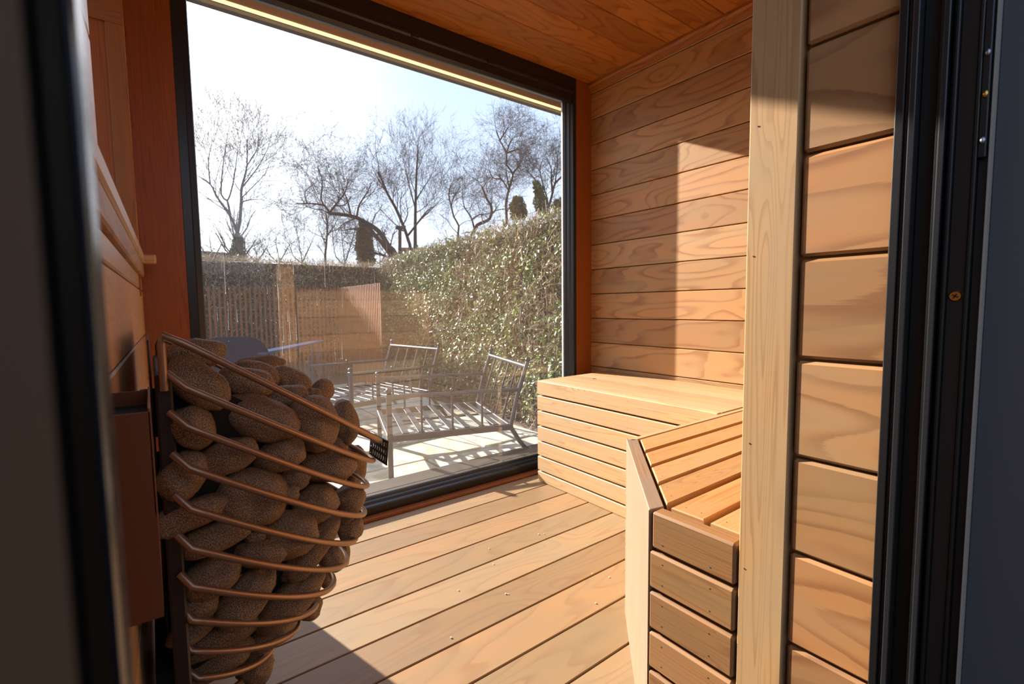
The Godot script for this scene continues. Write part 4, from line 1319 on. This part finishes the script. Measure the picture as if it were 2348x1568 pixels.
# ---------------------------------------------------------------- table and tub chair
func build_table() -> void:
	var t := thing("garden_table", "slim blue-grey garden console table seen edge-on left of the armchairs", "table")
	var a := at(612, 806, 4.0)
	var b := at(745, 778, 5.35)
	a.y = 0.555
	b.y = 0.555
	var d := (b - a).normalized()
	var s := Vector3(-d.z, 0, d.x)
	if s.x > 0: s = -s
	var poly := PackedVector2Array()
	for p in [a, b, b + s * 0.13, a + s * 0.13]: poly.append(Vector2(p.x, p.z))
	var m := MB.new()
	m.plan(poly, 0.535, 0.555, 0.003)
	part(t, "table_top", m.done(), M.table)
	for p in [a + d * 0.12 + s * 0.03, b - d * 0.12 + s * 0.03, b - d * 0.12 + s * 0.10, a + d * 0.12 + s * 0.10]:
		var l := MB.new()
		l.tube(PackedVector3Array([Vector3(p.x, OUT, p.z), Vector3(p.x, 0.536, p.z)]), [0.016], 8)
		part(t, "leg", l.done(), M.table)
	rebase(t, Vector3((a + b).x * 0.5, OUT, (a + b).z * 0.5))
	# moulded tub chair, its back to us
	var c := thing("tub_chair", "dark blue moulded garden chair with a rounded back, behind the stones", "chair")
	var o := at(541, 830, 4.0)
	o.y = OUT
	var shell := MB.new()
	var n := 18
	var rows := 8
	var pt := func(i: int, j: int, k: float) -> Vector3:
		var ang := lerpf(-0.62, 0.62, float(i) / n)
		var edge := 1.0 - pow(absf(2.0 * i / n - 1.0), 5.0)
		var top := lerpf(0.60, 0.81, edge)
		var y := lerpf(0.30, top, float(j) / rows)
		var rad := 0.43 + 0.05 * float(j) / rows - k
		return o + Vector3(sin(ang) * rad, y, cos(ang) * rad - 0.40)
	var yaw := Basis(Vector3.UP, -0.45)
	for i in n:
		for j in rows:
			for k in [0.0, 0.012]:
				var q := [pt.call(i, j, k), pt.call(i + 1, j, k), pt.call(i + 1, j + 1, k), pt.call(i, j + 1, k)]
				for e in 4: q[e] = o + yaw * (q[e] - o)
				var nr: Vector3 = (q[1] - q[0]).cross(q[3] - q[0]).normalized()
				if k > 0: nr = -nr
				shell.quad(q[0], q[1], q[2], q[3], nr)
	for i in n:
		var q := [pt.call(i, rows, 0.0), pt.call(i + 1, rows, 0.0), pt.call(i + 1, rows, 0.012), pt.call(i, rows, 0.012)]
		for e in 4: q[e] = o + yaw * (q[e] - o)
		shell.quad(q[0], q[1], q[2], q[3], Vector3.UP)
	part(c, "backrest", shell.done(), M.blue)
	var seat := MB.new()
	seat.ball(o + Vector3(0, 0.33, -0.22), Vector3(0.26, 0.035, 0.26), 18, 8)
	part(c, "seat", seat.done(), M.blue)
	for p in [Vector2(-0.2, -0.02), Vector2(0.2, -0.02), Vector2(-0.2, -0.40), Vector2(0.2, -0.40)]:
		var l := MB.new()
		l.tube(PackedVector3Array([o + Vector3(p.x * 1.15, 0, p.y), o + Vector3(p.x * 0.8, 0.33, p.y * 0.9 - 0.02)]), [0.016, 0.012], 8)
		part(c, "leg", l.done(), M.blue)
	rebase(c, o)

# ---------------------------------------------------------------- bare trees
class Twigs:
	var r := RandomNumberGenerator.new()
	var b: MB
	var count := 0
	func grow(p: Vector3, dir: Vector3, length: float, rad: float, level: int, lift: float, curl: float) -> void:
		if count > 7000: return
		count += 1
		var path := PackedVector3Array([p])
		var radii := [rad]
		var n := 4 if level > 1 else 3
		var d := dir
		for i in n:
			d = (d + Vector3(r.randf_range(-1, 1), r.randf_range(-1, 1) + lift, r.randf_range(-1, 1)) * curl).normalized()
			p += d * length / n
			path.append(p)
			radii.append(lerpf(rad, rad * 0.45, float(i + 1) / n))
		b.tube(path, radii, 5 if level > 1 else 3, false)
		if level <= 0: return
		var kids := 4 if level > 1 else 4
		for i in kids:
			var k := r.randi_range(1, n)
			var a := (path[k] - path[k - 1]).normalized()
			var side := a.cross(Vector3(r.randf_range(-1, 1), r.randf_range(-1, 1), r.randf_range(-1, 1))).normalized()
			grow(path[k], (a * r.randf_range(0.35, 1.0) + side * r.randf_range(0.5, 0.95) + Vector3.UP * lift).normalized(), length * r.randf_range(0.5, 0.78), maxf(radii[k] * 0.5, 0.0028), level - 1, lift, curl)

# limbs: [radius at the foot, radius at the tip, px, py, px, py ...]
func tree(called: String, label: String, depth: float, limbs: Array, reach: float, level: int, lift: float, curl: float, sd: int, each := 7, ivy := []) -> void:
	var t := thing(called, label, "tree", Vector3.ZERO, 0.0, "")
	var r := RandomNumberGenerator.new()
	r.seed = sd
	var wood_ := MB.new()
	var tw := Twigs.new()
	tw.r.seed = sd + 1
	tw.b = MB.new()
	var foot := Vector3.ZERO
	var used := {}
	for li in limbs.size():
		var l: Array = limbs[li]
		var n := (l.size() - 2) / 2
		var path := PackedVector3Array()
		var bend := r.randf_range(-0.06, 0.06) * depth if li > 0 else 0.0
		for i in n:
			var key := "%d,%d" % [l[2 + i * 2], l[3 + i * 2]]
			var p: Vector3
			if used.has(key):
				p = used[key]
			else:
				p = at(l[2 + i * 2], l[3 + i * 2], depth + bend * float(i) / n)
				used[key] = p
			path.append(p)
		if li == 0:
			foot = Vector3(path[0].x, OUT - 0.1, path[0].z)
			path.insert(0, foot)
			n += 1
		# smooth
		var cv := Curve3D.new()
		cv.bake_interval = 0.2
		for i in n:
			var tan_ := (path[mini(i + 1, n - 1)] - path[maxi(i - 1, 0)]) / 6.0
			cv.add_point(path[i], -tan_, tan_)
		var pts := cv.get_baked_points()
		var radii := []
		for i in pts.size(): radii.append(lerpf(l[0] * 0.66, l[1] * 0.6, float(i) / pts.size()))
		wood_.tube(pts, radii, 7, false)
		# side shoots on the upper part
		var from := 0.35 if li > 0 else 0.6
		for k in each:
			var i := int(lerpf(pts.size() * from, pts.size() - 1.0, float(k) / maxf(1, each - 1)))
			i = clampi(i, 1, pts.size() - 1)
			var a := (pts[i] - pts[i - 1]).normalized()
			var side := a.cross(Vector3(r.randf_range(-1, 1), r.randf_range(-1, 1), r.randf_range(-1, 1))).normalized()
			var w := 0.25 if i == pts.size() - 1 else r.randf_range(0.6, 1.1)
			tw.grow(pts[i], (a * 0.8 + side * w + Vector3.UP * lift).normalized(), reach * r.randf_range(0.6, 1.15), maxf(radii[i] * 0.4, 0.005), level, lift, curl)
	part(t, "trunk", wood_.done(), M.bark)
	part(t, "twigs", tw.b.done(), M.twig, Transform3D.IDENTITY, "", "stuff")
	# ivy: clumps of leaves round the wood
	if ivy.size() > 0:
		var places := []
		var cols := PackedColorArray()
		for e in ivy:
			var c := at(e[0], e[1], depth)
			var rx: float = e[2] * depth / FPX
			var ry: float = e[3] * depth / FPX
			var inner := MB.new()
			inner.ball(c, Vector3(rx, ry, rx) * 0.36, 12, 9)
			part(t, "ivy_clump", inner.done(), M.hedge_core)
			for k in int(e[4] * 2.6):
				var d := Vector3(r.randfn(), r.randfn(), r.randfn()).normalized() * r.randf_range(0.25, 1.15)
				places.append(Transform3D(any_turn(r) * r.randf_range(2.0, 3.8), c + Vector3(d.x * rx, d.y * ry, d.z * rx)))
				cols.append(Color(0.045, 0.075, 0.025).lerp(Color(0.15, 0.18, 0.06), r.randf()))
		scatter(t, "ivy", leaf_mesh(), M.leaf, places, cols)
	rebase(t, foot)

func build_trees() -> void:
	tree("bare_tree", "tall bare tree with an ivy-wrapped foot at the left of the view", 17.0, [
		[0.20, 0.10, 544, 597, 544, 533], [0.085, 0.02, 544, 533, 528, 495, 500, 455, 482, 422, 455, 404], [0.06, 0.015, 528, 495, 521, 460, 507, 445, 513, 366, 520, 330],
		[0.10, 0.02, 544, 533, 550, 504, 553, 463, 554, 431, 566, 381, 566, 320], [0.05, 0.012, 553, 463, 575, 458, 598, 457], [0.045, 0.012, 521, 460, 528, 445, 538, 400, 545, 340],
		[0.045, 0.012, 554, 431, 590, 385, 612, 345], [0.04, 0.01, 482, 422, 478, 370, 485, 330], [0.03, 0.01, 566, 381, 590, 340, 592, 305]], 1.5, 3, 0.28, 0.26, 101, 9,
		[[545, 590, 15, 30, 500], [547, 560, 11, 22, 260], [535, 594, 14, 14, 160]])
	tree("leaning_tree", "bare tree whose thick trunk arches over to the left", 13.0, [
		[0.16, 0.07, 909, 603, 891, 565, 868, 530, 833, 507, 804, 495, 754, 489], [0.05, 0.012, 754, 489, 745, 472, 704, 466, 675, 468], [0.05, 0.012, 754, 489, 768, 472, 792, 439, 798, 410],
		[0.04, 0.012, 745, 472, 736, 457, 739, 416, 730, 384], [0.045, 0.012, 804, 495, 798, 463, 785, 430], [0.045, 0.012, 818, 500, 824, 469, 842, 442, 852, 418], [0.10, 0.06, 909, 603, 880, 563, 848, 524, 833, 507],
		[0.06, 0.03, 909, 600, 874, 583, 839, 583], [0.03, 0.01, 704, 466, 700, 440, 722, 420], [0.03, 0.01, 768, 472, 790, 470, 805, 450]], 1.05, 3, 0.10, 0.42, 102, 7)
	tree("ivy_tree", "dark ivy-clad stump of a tree under the leaning trunk", 14.0, [[0.14, 0.10, 838, 608, 837, 560, 834, 520]], 0.5, 1, 0.1, 0.4, 103, 3,
		[[836, 594, 16, 18, 420], [845, 578, 13, 18, 300], [829, 566, 13, 18, 300], [841, 553, 13, 17, 280], [828, 542, 10, 14, 170], [837, 528, 11, 14, 170], [832, 514, 8, 10, 90], [852, 596, 8, 12, 100]])
	tree("bare_tree", "slender bare tree at the middle of the far hedge, left of the ivy-clad stump", 20.0, [
		[0.11, 0.05, 746, 603, 748, 563, 751, 519, 747, 490], [0.04, 0.012, 748, 563, 738, 540, 730, 520], [0.04, 0.012, 751, 540, 765, 520, 775, 500], [0.03, 0.01, 751, 519, 740, 500, 735, 480]], 1.1, 3, 0.15, 0.4, 104, 6)
	tree("tree_stump", "tall lopped trunk standing like a post behind the hedge corner", 12.0, [[0.075, 0.065, 917, 606, 917, 560, 917, 523], [0.085, 0.07, 909, 521, 917, 523, 927, 520]], 0.15, 0, 0.1, 0.4, 105, 1)
	tree("bare_tree", "upright bare tree of two stems right of the lopped trunk", 14.0, [
		[0.10, 0.05, 942, 590, 936, 551, 924, 516, 906, 475, 889, 445, 877, 416, 868, 395], [0.09, 0.03, 952, 588, 952, 518, 953, 460, 955, 401, 958, 345], [0.05, 0.012, 936, 539, 956, 513, 977, 486, 997, 472],
		[0.035, 0.01, 953, 480, 939, 428, 924, 365], [0.035, 0.01, 953, 460, 975, 425, 990, 400], [0.03, 0.01, 924, 516, 935, 490, 930, 460]], 1.0, 3, 0.30, 0.22, 106, 7)
	tree("bare_tree", "crooked bare tree above the hedge between the two-stemmed and the tallest tree", 14.0, [
		[0.08, 0.03, 1050, 560, 1052, 518, 1041, 498, 1029, 445, 1035, 425], [0.09, 0.04, 1080, 548, 1088, 527, 1094, 516, 1123, 501, 1127, 475, 1117, 457, 1105, 428], [0.045, 0.012, 1088, 527, 1080, 498, 1064, 472, 1060, 435],
		[0.04, 0.012, 1084, 502, 1099, 492, 1125, 490], [0.035, 0.01, 1041, 498, 1035, 470, 1045, 440]], 0.95, 3, 0.12, 0.45, 107, 8)
	tree("bare_tree", "tallest bare tree with a dense round crown at the right", 15.0, [
		[0.12, 0.03, 1162, 520, 1160, 469, 1168, 430, 1176, 398, 1161, 378, 1161, 351, 1146, 322, 1138, 300], [0.05, 0.014, 1168, 430, 1164, 413, 1160, 385], [0.05, 0.012, 1161, 351, 1178, 345, 1195, 340],
		[0.045, 0.012, 1161, 351, 1172, 322, 1182, 312], [0.045, 0.012, 1168, 440, 1150, 410, 1135, 395], [0.04, 0.01, 1146, 322, 1160, 300, 1165, 292], [0.045, 0.012, 1176, 398, 1190, 380, 1195, 370], [0.04, 0.01, 1150, 410, 1130, 408, 1120, 385]], 0.85, 3, 0.06, 0.5, 108, 9)
	tree("ivy_tree", "bare tree with an ivy-covered trunk by the window's right edge", 15.0, [
		[0.11, 0.05, 1256, 500, 1258, 478, 1267, 442, 1272, 422, 1288, 405], [0.06, 0.012, 1267, 442, 1264, 410, 1264, 387, 1255, 363], [0.05, 0.012, 1258, 478, 1249, 437, 1226, 410], [0.04, 0.01, 1249, 437, 1238, 390, 1245, 365],
		[0.035, 0.01, 1226, 410, 1212, 395, 1205, 380], [0.035, 0.01, 1272, 422, 1278, 380, 1276, 350]], 0.85, 3, 0.08, 0.48, 109, 9,
		[[1242, 474, 13, 17, 300], [1234, 463, 10, 15, 220], [1239, 446, 9, 14, 180], [1231, 434, 8, 11, 130], [1230, 421, 7, 7, 80], [1248, 458, 7, 10, 90]])
	tree("evergreen_shrub", "rounded evergreen showing over the hedge beside the tallest tree", 16.0, [[0.08, 0.04, 1185, 520, 1186, 480]], 0.4, 1, 0.1, 0.4, 110, 3,
		[[1183, 484, 14, 20, 420], [1192, 476, 13, 18, 360], [1184, 464, 9, 13, 200], [1200, 488, 8, 14, 160], [1176, 474, 7, 11, 110], [1193, 461, 6, 9, 80]])
	tree("evergreen_shrub", "dark evergreen cut off by the window frame above the hedge", 16.0, [[0.08, 0.04, 1282, 510, 1282, 478]], 0.4, 1, 0.1, 0.4, 111, 3, [[1280, 474, 10, 14, 220], [1287, 467, 8, 12, 160], [1276, 466, 5, 8, 70]])
	# low scrub along the far hedge
	var spots := [[488, 598, 545, "thin bare scrub at the left behind the far hedge"], [590, 602, 556, "low bare scrub right of the ivy-footed tree"], [640, 604, 552, "low bare scrub at the middle of the far hedge top"], [692, 604, 545, "bare scrub left of the slender tree"], [790, 606, 520, "bare thicket between slender tree and ivy-clad stump"], [872, 606, 548, "bare thicket under the arching trunk"]]
	for i in spots.size():
		var s: Array = spots[i]
		var x: int = s[0]
		tree("bare_shrub", s[3], 12.0, [[0.03, 0.012, x, s[1], x - 4, (s[1] + s[2]) / 2, x - 8, s[2]], [0.025, 0.01, x, s[1], x + 14, (s[1] + s[2]) / 2, x + 24, s[2] + 8], [0.02, 0.01, x, s[1], x - 20, s[1] - 18, x - 28, s[2] + 16]], 0.55, 2, 0.15, 0.45, 120 + i, 5)

# ---------------------------------------------------------------- far houses
func build_houses() -> void:
	var c := at(462, 600, 34.0)
	var h := thing("house", "dark roof with a pot chimney peeping over the far hedge at the left", "house", Vector3(c.x, OUT, c.z), 0.3)
	boxed(h, "wall", Vector3(-3.0, 0, -3), Vector3(0.6, c.y - OUT, 3), M.brick)
	boxed(h, "roof", Vector3(-3.2, c.y - OUT, -3.2), Vector3(0.75, c.y - OUT + 0.42, 3.2), M.tile)
	var pot := MB.new()
	pot.tube(PackedVector3Array([Vector3(0.85, c.y - OUT - 1.0, 0), Vector3(0.85, c.y - OUT + 0.55, 0)]), [0.26, 0.2], 10)
	part(h, "chimney_pot", pot.done(), M.clay)
	var d := at(943, 585, 30.0)
	var g := thing("house", "brick gable just showing between the two-stemmed tree and the hedge", "house", Vector3(d.x, OUT, d.z), -0.5)
	boxed(g, "wall", Vector3(-0.45, 0, -2), Vector3(2.4, d.y - OUT + 0.05, 2), M.brick)
	boxed(g, "roof", Vector3(-0.5, d.y - OUT + 0.05, -2.1), Vector3(2.5, d.y - OUT + 0.22, 2.1), M.brick)
